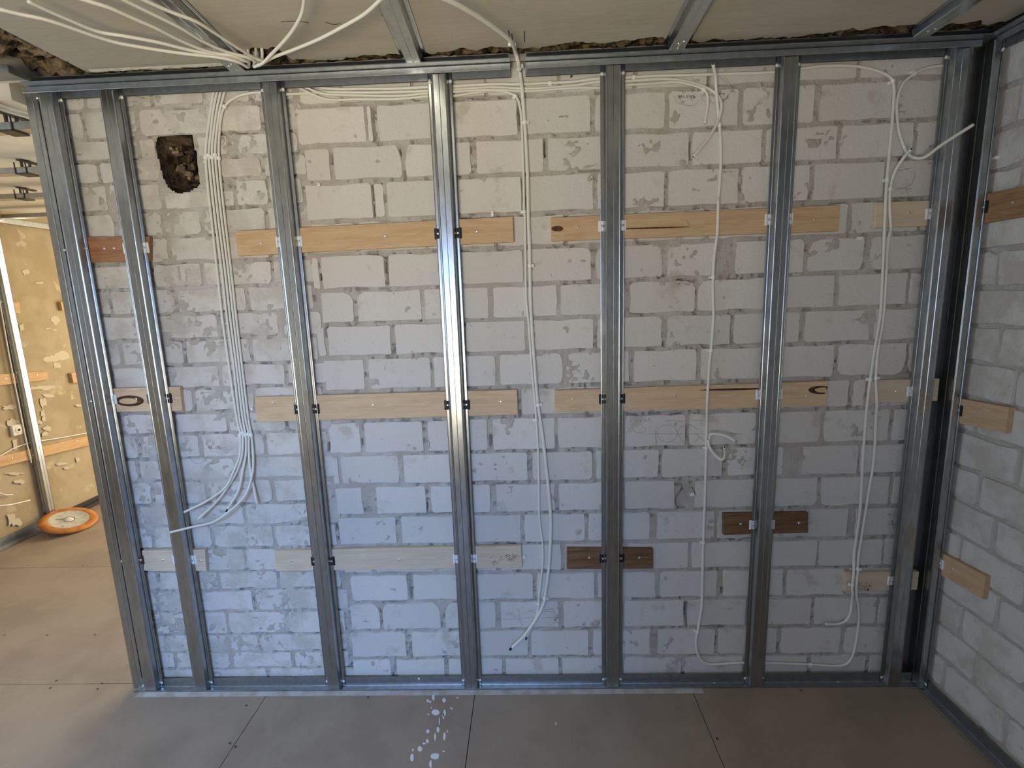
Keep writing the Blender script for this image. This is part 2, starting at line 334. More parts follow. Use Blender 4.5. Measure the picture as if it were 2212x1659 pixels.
def brick(x0, x1, z0, z1, parent, proud=.0, plane='back', rr=(.003,.011), jit=.0030, m='brick'):
    if x1-x0 < .012: return
    cx, cz = (x0+x1)/2, (z0+z1)/2; rad = {}
    for sx, sz in ((-1,-1),(1,-1),(1,1),(-1,1)):
        r = random.uniform(*rr); r = min(r, (x1-x0)*.3); rad[(sx,sz)] = (r, r*random.uniform(.7,1.3))
        if plane == 'back':
            c = np.array((x0 if sx < 0 else x1, z0 if sz < 0 else z1))
            for p, a, b in chips:
                if abs(c[0]-p[0]) < .022 and abs(c[1]-p[1]) < .03 and a < (x1-x0)*.6: rad[(sx,sz)] = (a, b)
    P = []; J = lambda: random.uniform(-jit, jit)
    for (sx, sz) in ((-1,-1),(1,-1),(1,1),(-1,1)):
        a, b = rad[(sx,sz)]; X_, Z_ = (x0 if sx < 0 else x1), (z0 if sz < 0 else z1)
        c0, c1, cm = (X_, Z_-sz*b), (X_-sx*a, Z_), (X_-sx*a*.32, Z_-sz*b*.32)
        seq = [c0, cm, c1] if (sx,sz) in ((-1,-1),(1,1)) else [c1, cm, c0]
        P += [(p[0]+J()*.6, p[1]+J()*.6) for p in seq]
        if (sx,sz) == (1,-1): P += [(x1+J(), z0+(z1-z0)*.52)]
        if (sx,sz) == (-1,1): P += [(x0+J(), z0+(z1-z0)*.5)]
        if (sx,sz) in ((-1,-1),): P += [(x0+(x1-x0)*t, z0+J()) for t in (.25,.5,.74)]
        if (sx,sz) == (1,1): P += [(x0+(x1-x0)*t, z1+J()) for t in (.74,.5,.25)]
    n = len(P); tx, tz = random.uniform(-.008,.008), random.uniform(-.01,.01); base = -proud - random.uniform(0,.0018)
    V = []
    for ins, dep in ((.0035, 0), (.0, .011)):
        for (x, z) in P:
            k = math.hypot(x-cx, z-cz)+1e-6; xx, zz = x-(x-cx)/k*ins, z-(z-cz)/k*ins
            d = base + dep + ((x-cx)*tx+(z-cz)*tz if dep == 0 else 0)
            V.append((xx, d, zz) if plane == 'back' else (XR+d, -xx, zz))
    Fc = [tuple(range(n))] + [(i, n+i, n+(i+1) % n, (i+1) % n) for i in range(n)]
    if plane != 'back': Fc = [tuple(reversed(f)) for f in Fc]
    mesh('brick', V, Fc, m, parent)
ZR = [2.475,2.354,2.218,2.091,1.953,1.833,1.699,1.569,1.440,1.304,1.185,1.044,.912,.780,.646,.518,.387,.252,.118,-.012]
ROWS = [  # image columns where each brick of a course begins and ends
 '645-735 739-887 892-1046 1051-1206 1211-1368 1374-1529 1535-1693 1698-1853 1859-2060',
 '642-790 794-804 816-962 967-1119 1125-1277 1285-1437 1443-1596 1604-1761 1771-1928 1934-2075',
 '660-714 721-868 875-1018 1028-1175 1182-1340 1347-1489 1495-1647 1655-1809 1815-1973 1979-2060',
 '661-806 810-830 835-983 989-1127 1135-1283 1290-1437 1444-1596 1602-1748 1757-1909 1914-2050',
 '672-770 774-919 923-1069 1074-1220 1225-1371 1376-1523 1529-1678 1683-1831 1838-1985 1990-2040',
 '675-689 695-832 839-990 996-1130 1137-1279 1287-1431 1440-1544 1590-1737 1745-1866 1880-2030',
 '694-765 771-911 916-1056 1064-1204 1210-1353 1359-1502 1508-1652 1659-1803 1812-1960 1966-2020',
 '686-703 708-846 852-1000 1006-1136 1142-1283 1290-1431 1439-1579 1586-1728 1737-1880 1888-2010',
 '701-788 797-931 936-1071 1079-1216 1223-1360 1368-1505 1514-1652 1659-1802 1809-1957 1963-2000',
 '706-842 847-981 987-1119 1126-1264 1270-1406 1412-1553 1559-1697 1703-1834 1843-1868 1874-1995',
 '711-779 787-915 923-1054 1063-1199 1205-1342 1349-1482 1489-1634 1641-1773 1780-1921 1929-1985',
 '720-732 737-862 872-1000 1007-1141 1150-1280 1287-1424 1429-1562 1572-1692 1732-1853 1858-1975',
 '726-785 812-921 931-1060 1070-1200 1206-1341 1349-1458 1501-1629 1672-1766 1773-1921 1928-1970',
 '733-857 866-990 997-1127 1132-1264 1271-1404 1417-1544 1549-1684 1691-1832 1847-1960',
 '742-803 809-938 945-1073 1080-1213 1220-1350 1356-1487 1493-1624 1631-1764 1769-1905 1911-1950',
 '758-881 892-1018 1026-1153 1159-1285 1290-1417 1424-1550 1562-1692 1699-1824 1830-1945',
 '756-821 826-953 960-1072 1080-1208 1216-1341 1347-1478 1485-1612 1620-1753 1758-1893 1898-1940',
 '759-878 889-1013 1020-1141 1147-1272 1281-1405 1419-1544 1551-1678 1685-1816 1824-1935',
 '763-846 857-962 969-1087 1092-1208 1214-1341 1347-1472 1479-1605 1612-1743 1749-1870 1876-1930']
for r, row in enumerate(ROWS):
    zt, zb = ZR[r], ZR[r+1]; zc = (zt+zb)/2
    for s in row.split():
        a, b = map(float, s.split('-')); brick(x_of(a, zc), min(x_of(b, zc), XE-.002), zb+.0065, zt-.0065, wb, proud=.0005)
ZL = [2.47,2.374,2.276,2.197,2.118,2.017,1.920,1.824,1.729,1.630,1.530,1.430,1.335,1.238,1.149,1.047,.950,.845,.750,.647,.542,.454,.353,.243,.158,.075,-.01]
HEADS = ['182 327 440 540','182 298 468 567','300 494 590','215 347 474 568','235 351 508 580','250 353 437 577','262 367 489 585','190 330 440 590','240 379 535','200 320 474 605','263 399 544','245 340 477 619',
         '300 420 550','265 380 492 620','301 434 573','300 372 510','330 448 590','300 400 530','330 460 593','310 400 532','344 474 602','340 420 550','330 492 622','360 440 561','380 500 634','345 450 580']
for r, hs in enumerate(HEADS):
    zt, zb = ZL[r], ZL[r+1]; zc = (zt+zb)/2; xsn = [XL+.028] + [x_of(float(h), zc) for h in hs.split()]
    end = -1.165 + .012*(1 if r % 2 else -1); xsn = [x for x in xsn if x < end-.03] + [end]
    for a, b in zip(xsn[:-1], xsn[1:]):
        a0, b0, t0 = a+.005, b-.005, zt-.005
        hx0, hx1 = -1.712, -1.562
        if ZL[2] > zc > 2.118:         # courses cut by the hole
            xa, xb = (x_of(337, zc), x_of(425, zc)) if zc > 2.197 else (x_of(346, zc), x_of(431, zc))
            if a0 < xa < b0 or a0 < xb < b0 or (a0 > xa and b0 < xb):
                if xa-a0 > .02: brick(a0, xa-.002, zb+.005, t0, wb, m='brick_smeared')
                if b0-xb > .02: brick(xb+.002, b0, zb+.005, t0, wb, m='brick_smeared')
                continue
        if abs(zc-2.0675) < .02 and a0 < -1.58 and b0 > -1.70: t0 = 2.078
        brick(a0, b0, zb+.005, t0, wb, rr=(.004,.016), jit=.0042, m='brick_smeared')
# ---- right wall
wr = mesh('wall_right', *cube(XR+.005, XR+.2, -4.1, 3.5, 0, 2.53), 'mortar'); tag(wr, 'shaded whitish brick side wall meeting the corner', kind='structure')
z = 2.42; r = 0
while z > -.02:
    zb = z-.132; off = (.0, .135, .05, .18)[r % 4]; y = -.02+off-.26
    while y < .75:
        a, b = max(y+.006, .0), min(y+.254, .75)
        if b-a > .06: brick(a, b, max(zb+.006, .0), z-.006, wr, proud=.001, plane='right', rr=(.004,.02), jit=.0045, m='brick_smeared')
        y += .26
    z = zb; r += 1
# ---- the other walls: two windows, and a left opening added for the fill lamp
def holed(x0, x1, z0, z1, wx0, wx1, wz0, wz1, y0, y1):
    return join(cube(x0,wx0,y0,y1,z0,z1), cube(wx1,x1,y0,y1,z0,z1), cube(wx0,wx1,y0,y1,z0,wz0), cube(wx0,wx1,y0,y1,wz1,z1))
tag(mesh('wall_rear', *holed(LW, XR, 0, 2.53, -1.75, -.5, .75, 2.15, -3.1, -3.0), 'plaster_plain'), 'pale rear wall with the window behind the viewer', kind='structure')
tag(mesh('wall_far', *holed(LW, XR, 0, 2.53, -3.5, -.9, .12, 2.3, 3.4, 3.5), 'plaster_plain'), 'pale far wall of the side room with a window', kind='structure')
wl = mesh('wall_left', *join(cube(LW-.1, LW, -.3, 3.5, 0, 2.53), cube(LW-.1, LW, -4.1, -1.4, 0, 2.53), cube(LW-.1, LW, -1.4, -.3, 0, .85), cube(LW-.1, LW, -1.4, -.3, 2.2, 2.53)), 'plaster'); tag(wl, 'stained ochre plaster wall of the side room', kind='structure')
V, Fc = [], []
for (x, y, rx, ry) in [(120,693,10,9),(112,775,19,8),(133,768,16,9),(123,789,8,6),(57,587,8,7),(86,611,9,2.5),(104,710,8,1.5),(118,713,6,1.5),(47,707,5,9),(95,838,20,5),(75,838,14,4),(105,855,12,4),(92,870,8,10),(93,893,5,9),(95,905,4,6),
        (20,880,14,5),(25,912,13,7),(33,960,6,12),(103,925,9,6),(97,938,6,5),(85,912,7,4),(135,1002,12,3.5),(168,993,4,5),(143,1011,6,3),(30,1023,18,3),(42,1040,10,5),(25,1120,9,14),(35,1128,12,8),(170,876,7,3),(101,1010,6,3)]:
    k = len(V); m_ = 12
    for j in range(m_):
        a = 2*math.pi*j/m_; q = 1 + .7*(random.random()-.5); V.append(at(x+rx*q*math.cos(a), y+ry*q*math.sin(a), 'x', LW+.0012+.0003*(k//m_)))
    Fc.append(tuple(range(k+m_-1, k-1, -1)))
tag(mesh('lime_patch', V, Fc, 'paint_patch', wl), kind='stuff')

# ================================================================== STEEL FRAME
PL = .020                              # plank thickness; the hat studs lie on the planks
HATP = [(-.0425,.0022),(-.0420,0),(-.0405,-.0006),(-.0330,-.0004),(-.0312,.0006),(-.0252,.0215),(-.0243,.0236),(-.0226,.0246),(-.0208,.0240),(-.0200,.0236),(-.0016,.0236),(0,.0224)]
HATP = HATP + [(-u, d) for u, d in HATP[-2::-1]]
def sweep(prof, fn, t0, t1, extra=None):
    ts = [t0, t1]; V = [fn(u, d, t) for t in ts for u, d in prof]; n = len(prof)
    return V, [(i, i+1, n+i+1, n+i) for i in range(n-1)]
def sheet_metal(name, V, Fc, m, parent=None, th=.0009):
    o = mesh(name, V, Fc, m, parent); md = o.modifiers.new('thickness', 'SOLIDIFY'); md.thickness = th; md.offset = 0; return o
def head(name, p, nrm, r, h, m, parent, root): return put(mesh(name, *dome(p, r, h, nrm), m), root)
STUDX = {1:-2.056, 2:-1.831, 3:-1.2425, 4:-.6455, 5:-.0425, 6:.5555, 7:1.1205}
STUDLAB = {1:'galvanized steel hat stud at the free end of the brick wall', 2:'second galvanized hat stud from the free wall end, left of the square hole',
 3:'third galvanized hat stud from the free wall end, right of the five-cable bundle', 4:'fourth galvanized hat stud from the free wall end, brightly glinting',
 5:'fifth galvanized hat stud from the free wall end, right of the paired vertical cables', 6:'sixth galvanized hat stud from the free wall end, crossed low by a cable',
 7:'last galvanized hat stud on the back wall beside the dark corner gap'}
ZS0, ZS1 = .004, 2.438
stud = {}
for k, c in STUDX.items():
    root = empty('hat_stud', (c, -.024, 0)); stud[k] = root
    fn = lambda u, d, t, c=c: (c+u, -(.024+d), t)
    put(sheet_metal('profile', *sweep(HATP, fn, ZS0, ZS1), 'metal'), root)
    tag(root, STUDLAB[k], 'steel stud', 'steel studs on the brick wall')
    for s in (-1, 1):
        for z in (.026, 2.405):
            head('screw', (c+s*.0370, -.0246, z), (0,-1,0), .0056, .0028, 'screw_white', None, root)

# ---- planks (front corners read on the plank face) -------------------------------------------------
PLK = {
 1:('wood_red',  [(188,512),(322,511),(322,565),(190,566)], 'short reddish plank behind the two studs nearest the free wall end'),
 2:('wood_tan',  [(508,499.3),(1107.8,467.5),(1110,522.5),(513,553)], 'long tan plank high on the wall crossed by the third and fourth studs'),
 3:('wood_tan',  [(1190,470),(1815,443),(1812,499),(1191,521)], 'long tan plank with a dark knot at its end, under the upper cable labels'),
 4:('wood_pale', [(1893,437),(2062,431),(2056,486),(1890,492)], 'pale plank high in the corner behind two white cables'),
 5:('wood_light',[(243,839.5),(388,835.5),(394,888),(250,890)], 'short plank with a dark ring knot between the first two studs'),
 6:('wood_light',[(550,858),(1117,842),(1119,895.7),(554,912)], 'long light plank at mid height with a figured grain'),
 7:('wood_light',[(1198.4,843.6),(1789,823.4),(1786,877),(1198,890.5)], 'long tan plank at mid height with a dark streak and a ring knot end'),
 8:('wood_pale', [(1886,822),(2030,818),(2025,866),(1881,871)], 'pale plank at mid height in the corner behind two cables'),
 9:('wood_pale', [(306,1190),(442,1188),(446,1234),(311,1233)], 'short pale plank low on the wall between the first two studs'),
 10:('wood_pale',[(592,1190),(1126,1179),(1128,1226.5),(595,1234)], 'long pale plank low on the wall with handwritten marker words'),
 11:('wood_dark',[(1224.6,1185),(1411,1186),(1411,1228.5),(1224.6,1229.5)], 'short dark brown plank behind the fifth stud'),
 12:('wood_dark',[(1563,1110),(1746,1107),(1746,1151),(1563,1156)], 'short dark brown plank behind the sixth stud'),
 13:('wood_pale',[(1826,1237),(1990,1235),(1984,1274),(1825,1279)], 'small pale plank low in the corner with red handwriting')}
SCR = {1:[(225,537),(246,536)], 2:[(565,525),(832,510),(1030,500)], 3:[(1249,491),(1485,483),(1760,473)], 4:[(1964,460)], 5:[(294,862),(379,861)], 6:[(590,871),(806,875),(1082,868)],
       7:[(1237,862),(1459,855),(1743,856)], 8:[(1936,845)], 9:[(352,1210),(433,1211)], 10:[(630,1212),(862,1209),(1059,1204)], 11:[(1273,1205),(1381,1205)], 12:[(1600,1132),(1726,1130)], 13:[(1902,1256)]}
PTH = {9:.0225}
plank = {}
for k, (m, cs, lab) in PLK.items():
    th = PTH.get(k, PL); fr = [at(x, y, 'y', -th) for x, y in cs]; c = np.mean(fr, 0); c[1] = -th/2
    if k in (4, 8, 13):
        for i in (1, 2): fr[i][0] = min(fr[i][0], XR-.066)
    fr = [p-c for p in fr]; bk = [p + np.array((0, th-.001, 0)) for p in fr]
    root = mesh('wood_plank', *quad_prism(fr[::-1], bk[::-1]), m); root.location = c
    bv = root.modifiers.new('edge', 'BEVEL'); bv.width = .0012; bv.segments = 1
    tag(root, lab, 'wooden plank', 'wooden planks screwed to the brick wall'); plank[k] = root
    for (x, y) in SCR[k]:
        put(mesh('screw', *dome(at(x, y, 'y', -th), .0048, .0022, (0,-1,0)), 'screw'), root)
# knots and streaks in the wood
def ell(cx, cy, rx, ry, y, n=20, rot=0, ph=0):
    out = []
    for j in range(n):
        a = 2*math.pi*j/n; u, v = rx*math.cos(a), ry*math.sin(a); out.append(at(cx+u*math.cos(rot)-v*math.sin(rot), cy+u*math.sin(rot)+v*math.cos(rot), 'y', y))
    return out
def knot(k, cx, cy, rx, ry, core=None, rot=0, clip=None):
    th = PTH.get(k, PL); P = ell(cx, cy, rx, ry, -th-.0004, rot=rot)
    if clip: P = [p for p in P if p[0] < clip]
    kn = put(mesh('knot', P, [tuple(range(len(P)-1,-1,-1))], 'knot'), plank[k])
    if core:
        P = ell(core[0], core[1], core[2], core[3], -th-.0008, rot=rot)
        if clip: P = [p for p in P if p[0] < clip]
        mesh('knot_core', P, [tuple(range(len(P)-1,-1,-1))], 'knot_core', kn)
knot(3, 1204, 494, 13, 6); knot(3, 1408, 492.5, 86, 1.7, rot=-.03)
knot(5, 280, 866, 31, 12, (277,866.5,20,6.5)); 
knot(7, 1773, 842.5, 27, 9, (1779,842.5,19,5.5), clip=at(1788.5,842,'y',-PL)[0]); knot(7, 1585, 841, 75, 2.2, rot=-.025)

# ---- shims and screws where a stud crosses a plank
CROSS = [(2,1,'shim_white',2),(1,5,'shim_white',1),(2,5,'shim_black',2),(1,9,'shim_brown',1),(2,9,'shim_white',2),(3,2,'shim_white',2),(3,6,'shim_black',2),(3,10,'shim_black',2),(4,2,'shim_black',2),(4,6,'shim_black',2),(4,10,'shim_white',2),
         (5,3,'shim_white',2),(5,7,'shim_black',2),(5,11,'shim_black',2),(6,3,'shim_white',2),(6,7,'shim_white',2),(6,12,'shim_white',2),(7,4,'shim_white',0),(7,8,'shim_white',0),(7,13,'shim_white',0),(1,1,'shim_white',3)]
for s, p, m, sides in CROSS:
    c = STUDX[s]; _, cs, _ = PLK[p]; th = PTH.get(p, PL); a, b, d, e = [at(x, y, 'y', -th) for x, y in cs]
    t = (c-a[0])/(b[0]-a[0]); zc = ((a[2]+(b[2]-a[2])*t)+(e[2]+(d[2]-e[2])*t))/2 + (.004 if p % 2 else -.003)
    for sd in (-1, 1):
        head('screw', (c+sd*.0370, -.0247, zc), (0,-1,0), .0042, .0024, 'screw', None, stud[s])
        if sides == 2 or (sides == 1 and sd == 1) or (sides == 0 and sd == -1):
            xa, xb = sorted((c+sd*.028, c+sd*.0505)); o = mesh('shim', *cube(xa, xb, -.0243, -th+.0003, zc-.020, zc+.020), m)
            bv = o.modifiers.new('edge', 'BEVEL'); bv.width = .003; put(o, stud[s])

# ---- channels along wall, ceiling and floor
def channel(name, prof, t0, t1, side, label, mt='metal_track', group='steel channels along the wall edges'):
    if side == 'back': fn = lambda o, z, t: (t, -o, z); loc = ((t0+t1)/2, 0, prof[0][1])
    elif side == 'right': fn = lambda o, z, t: (XR-o, t, z); loc = (XR, (t0+t1)/2, prof[0][1])
    else: fn = lambda o, z, t: (LW+o, t, z); loc = (LW, (t0+t1)/2, prof[0][1])
    root = empty(name, loc); put(sheet_metal('profile', *sweep(prof, fn, t0, t1), mt), root); tag(root, label, 'steel channel', group); return root
TOPW = [(.0225,2.408),(.0215,2.411),(.0215,2.4415),(.0225,2.443),(.0520,2.443),(.0532,2.4415),(.0532,2.4245),(.0520,2.4230)]
TOPC = [(.066,2.4665),(.064,2.4680),(.012,2.4680),(.011,2.4665),(.011,2.4465),(.012,2.4450),(.083,2.4450),(.0855,2.4465)]
BOT = [(.0215,.046),(.0208,.043),(.0208,.0030),(.0220,.0015),(.0480,.0015),(.0492,.003),(.0492,.0075)]
xg0, xg1 = at(1101.5,135,'y',-.053)[0], at(1134.5,133,'y',-.053)[0]
channel('wall_channel', TOPW, XL-.005, xg0, 'back', 'steel channel capping the studs from the free end to the cable gap')
channel('wall_channel', TOPW, xg1, XR-.085, 'back', 'steel channel capping the studs from the cable gap to the corner')
channel('ceiling_channel', TOPC, XL+.02, xg0, 'back', 'steel channel on the ceiling edge from the free end to the cable gap')
channel('ceiling_channel', TOPC, xg1, XR-.012, 'back', 'steel channel on the ceiling edge from the cable gap to the corner')
fb = channel('floor_channel', BOT, XL-.005, XR-.05, 'back', 'steel floor channel under the studs of the brick wall')
put(mesh('dust_strip', *cube(XL+.02, .33, -.076, -.0495, .0, .0010), 'dust'), fb)
put(mesh('paint_spot', *join(*[dome(at(x, y, 'y', -.0215), .005, .0015, (0,-1,0), 7) for x, y in ((1393,1478),(1543,1476),(905,1466),(1810,1474))]), 'paint_white'), fb)
channel('floor_channel', BOT, -3.98, -.03, 'right', 'steel floor channel at the foot of the shaded side wall')
channel('wall_channel', TOPW, -3.98, -.07, 'right', 'steel channel near the ceiling along the shaded side wall')
channel('ceiling_channel', TOPC, -3.98, -.02, 'right', 'steel channel on the ceiling edge along the shaded side wall')
# bright joint plate where the cable passes between the channel ends
jp = mesh('joint_plate', *cube(xg0-.004, xg1+.004, -.060, -.058, 2.446, 2.4665), 'screw'); tag(jp, 'small bright metal plate bridging the channel gap by the ceiling cable', 'metal plate')
for z in (.026, 1.18, 2.405): pass
# white round screw heads of the channel in the corner gap
# corner angle on the free end of the wall
CORN = [(-2.140,.118),(-2.152,.112),(-2.152,-.0230),(-2.150,-.0252),(-2.1285,-.0226),(-2.1265,-.0218),(-2.1255,-.0205),(-2.1130,-.0205),(-2.1112,-.019),(-2.1112,-.003)]
root = empty('corner_stud', (-2.13, 0, 0)); put(sheet_metal('profile', *sweep(CORN, lambda u, d, t: (u, d, t), .003, 2.438), 'metal'), root)
tag(root, 'galvanized corner profile wrapping the free end of the wall', 'steel stud')
for (x, y) in [(140,540),(197,867),(263,1213),(309,1481),(80,211)]:
    put(mesh('screw', *dome(at(x, y, 'y', -.0215), .0045, .0022, (0,-1,0)), 'screw'), root)
mesh('wall_end', *cube(-2.143, -2.1255, .012, .14, 0.0, 2.40), 'mortar', wb)
# hat stud on the side wall in the corner
rc = -.0245; root = empty('hat_stud', (XR-.024, rc, 0))
fn = lambda u, d, t: (XR-(.024+d), rc+u, t)
WIDE = [(u*1.42 if abs(u) < .0255 else math.copysign(.0362+(abs(u)-.0255)*.5, u), d) for u, d in HATP if u < .0258]
put(sheet_metal('profile', *sweep(WIDE, fn, ZS0, ZS1), 'metal'), root)
tag(root, 'galvanized hat stud on the shaded side wall across the corner gap', 'steel stud')
RP = {1:('wood_brown', (-.012,-.75), (1.949,1.947), (1.851,1.855), .021, 'brown plank high on the side wall beside the corner stud', (2187,437), 'shim_black'),
      2:('wood_tan', (-.012,-.252), (1.222,1.234), (1.130,1.145), .023, 'short tan plank at mid height on the side wall', (2115,892), 'shim_black'),
      3:('wood_tan', (-.012,-.250), (.602,.621), (.512,.531), .021, 'short tan plank low on the side wall', (2057,1229), 'shim_white')}
for k, (m, ys, zt, zb, th, lab, sc, sh) in RP.items():
    c = np.array((XR-th/2, (ys[0]+ys[1])/2, (zt[0]+zb[0])/2)); X_ = XR-th
    fr = [np.array(p)-c for p in ((X_,ys[0],zt[0]),(X_,ys[1],zt[1]),(X_,ys[1],zb[1]),(X_,ys[0],zb[0]))]; bk = [p+np.array((th+.003,0,0)) for p in fr]
    o = mesh('wood_plank', *quad_prism(fr[::-1], bk[::-1]), m+'_side'); o.location = c
    tag(o, lab, 'wooden plank', 'wooden planks screwed to the side wall')
    put(mesh('screw', *dome(at(*sc, 'x', X_), .005, .003, (-1,0,0)), 'screw'), o)
    zc = (zt[0]+zb[0])/2+.005
    s = mesh('shim', *cube(XR-.0243, X_+.001, rc-.0535, rc-.034, zc-.02, zc+.02), sh); put(s, root)
    head('screw', (XR-.0247, rc-.0408, zc), (-1,0,0), .0042, .0024, 'screw', None, root)
for z in (.026, 2.405): head('screw', (XR-.0247, rc-.0408, z), (-1,0,0), .0056, .0028, 'screw_white', None, root)
# hat profiles under the ceiling
CE = {1:((-1.330,-.085),(-1.255,-.95),'galvanized ceiling profile crossed by the fanned white cables'), 2:((-.722,-.085),(-.690,-.95),'short straight ceiling profile left of the ceiling cable'),
      3:((.160,-.085),(.135,-.95),'ceiling profile between the ceiling cable and the corner profile'), 4:((.950,-.085),(.92,-.95),'ceiling profile nearest the shaded corner')}
for k, (a, b, lab) in CE.items():
    prof = [(u, d) for u, d in HATP]
    root = empty('ceiling_profile', ((a[0]+b[0])/2, (a[1]+b[1])/2, ZC))
    def fn(u, d, t, a=a, b=b): return (a[0]+(b[0]-a[0])*t+u, a[1]+(b[1]-a[1])*t, ZC-.0015-d)
    put(sheet_metal('profile', *sweep(prof, fn, 0, 4.0), 'metal'), root); tag(root, lab, 'steel profile', 'steel profiles under the ceiling')
    put(mesh('screw', *join(*[dome((a[0]+dx, a[1]-.04-dy, ZC-.0255), .004, .002, (0,0,-1)) for dx, dy in ((-.006,0),(.008,.012))]), 'screw'), root)

# ================================================================== CABLES
def on_plank(x, y):
    for k, (_, cs, _) in PLK.items():
        xs_ = [c[0] for c in cs]; ys_ = [c[1] for c in cs]
        if min(xs_)-9 < x < max(xs_)+9 and min(ys_)-9 < y < max(ys_)+9: return True
    return False
RUNS = []
def resample(P, d=.007):
    P = np.array(P); L = np.concatenate([[0], np.cumsum(np.linalg.norm(np.diff(P, axis=0), axis=1))]); n = max(int(L[-1]/d), 4)
    t = np.linspace(0, L[-1], n+1); return np.stack([np.interp(t, L, P[:, k]) for k in range(3)], -1)
def cable(pts, r, label, clips=(), group=None, name='electric_cable', hollow=None, dark_tip=None, offs=0.0, front=0, nail=.007, side=1):
    P = []
    for p in pts:
        d = p[2] if len(p) > 2 else (-(PL+r+.0015) if on_plank(p[0], p[1]) else -(r+.0025+offs))
        P.append(at(p[0], p[1], 'y', d))
    RUNS.append(dict(P=resample(smooth_pts(P, 6)), r=r, label=label, clips=clips, group=group, hollow=hollow, dark_tip=dark_tip, front=front, nail=nail, side=side))
def settle(runs, n, limit, iters=90):   # n: the free direction, away from wall or ceiling
    n = np.array(n, float); Q = [r_['P'].copy() for r_ in runs]; Q0 = [q.copy() for q in Q]; pairs = []
    for i in range(len(Q)):
        for j in range(i+1, len(Q)):
            D = np.linalg.norm(Q[i][:, None]-Q[j][None], axis=2); a_, b_ = np.where(D < .034)
            if len(a_): pairs.append((i, j, a_, b_))
    for c_, q in enumerate(Q): limit(q, runs[c_]['r'])
    for it in range(iters):
        dsp = [np.zeros_like(q) for q in Q]; T = [np.gradient(q, axis=0) for q in Q]; T = [t/(np.linalg.norm(t, axis=1, keepdims=True)+1e-9) for t in T]; worst = 0
        for i, j, a_, b_ in pairs:
            need = runs[i]['r']+runs[j]['r']+.0004; v = Q[i][a_]-Q[j][b_]; d = np.linalg.norm(v, axis=1); k = d < need
            if not k.any(): continue
            worst = max(worst, (need-d[k]).max())
            for ai, bi, vv, dd in zip(a_[k], b_[k], v[k], d[k]):
                gap = need-dd
                if abs(np.dot(T[i][ai], T[j][bi])) < .80:      # crossing: the front run steps over the other
                    h = np.dot(vv, n) + .002*(runs[i]['front']-runs[j]['front']); hi = np.linalg.norm(vv-np.dot(vv, n)*n)
                    lift = max(math.sqrt(max(need**2-hi**2, 0))-abs(np.dot(vv, n)), gap)
                    tgt = (i, ai) if h >= 0 else (j, bi); m_ = n*lift*.5
                    if np.dot(m_, n) > np.dot(dsp[tgt[0]][tgt[1]], n): dsp[tgt[0]][tgt[1]] = m_
                else:                                           # side by side: both give way
                    u = vv/(dd+1e-6) if dd > 1e-4 else n
                    for (c_, x_, sg) in ((i, ai, 1), (j, bi, -1)):
                        m_ = sg*u*gap*.30
                        if np.linalg.norm(m_) > np.linalg.norm(dsp[c_][x_]): dsp[c_][x_] = m_
        if worst < 2e-4: break
        for c_, q in enumerate(Q):
            dd = dsp[c_]
            if not dd.any(): continue
            k = 5; pad = np.pad(dd, ((k, k), (0, 0)), mode='edge'); w = np.array([1,2,3,4,5,6,5,4,3,2,1.])/16
            sm = np.stack([np.convolve(pad[:, x], w, 'valid') for x in range(3)], -1)
            q += np.where(np.abs(sm) > np.abs(dd)*.8, sm, dd*.8); limit(q, runs[c_]['r'])
            tot = q-Q0[c_]; pad = np.pad(tot, ((2, 2), (0, 0)), mode='edge')      # keep the bends soft
            q[:] = Q0[c_] + .75*tot + .25*np.stack([np.convolve(pad[:, x], np.ones(5)/5, 'valid') for x in range(3)], -1); limit(q, runs[c_]['r'])
    for r_, q in zip(runs, Q): r_['P'] = q
PBOX = []
for k_ in (3, 4, 7, 8, 13):
    w_ = [at(x, y, 'y', -PL) for x, y in PLK[k_][1]]; PBOX.append((min(p[0] for p in w_), max(p[0] for p in w_), min(p[2] for p in w_), max(p[2] for p in w_)) if k_ not in (3, 7) else (.15, .42, min(p[2] for p in w_[:0]+[w_[3], w_[2]])+.02, max(w_[0][2], w_[1][2])-.004))
def wall_limit(q, r):
    q[:, 1] = np.minimum(q[:, 1], -(r+.0018))
    for x0_, x1_, z0_, z1_ in PBOX:        # over a plank a run lies on its face
        k = (q[:, 0] > x0_-.006) & (q[:, 0] < x1_+.006) & (q[:, 2] > z0_-.009) & (q[:, 2] < z1_+.009); q[k, 1] = np.minimum(q[k, 1], -(PL+r+.0006))
    k = (q[:, 2] > 2.398) & (q[:, 1] > -.03); q[k, 1] = np.maximum(q[k, 1], -(.0206-r))      # and behind the top channel's leg
    for c in list(STUDX.values()):         # behind a stud a run stays behind its flanges
        k = (np.abs(q[:, 0]-c) < .046) & (q[:, 1] > -.045) & (np.abs(q[:, 2]-1.2) < 1.25); q[k, 1] = np.maximum(q[k, 1], -(.0226-r))
def build_runs():
    for R in RUNS:
        P = list(R['P']); r = R['r']; o = mesh('electric_cable', *tube(P, r), 'cable', smooth=True); tag(o, R['label'], 'cable', R['group'])
        finish(o, P, r, R['hollow'], R['dark_tip'])
        for c in R['clips']:
            i = min(range(len(P)), key=lambda k: (px(P[k])[0]-c[0])**2+(px(P[k])[1]-c[1])**2); add_clip(o, P, i, r, R['nail'], R['side'])
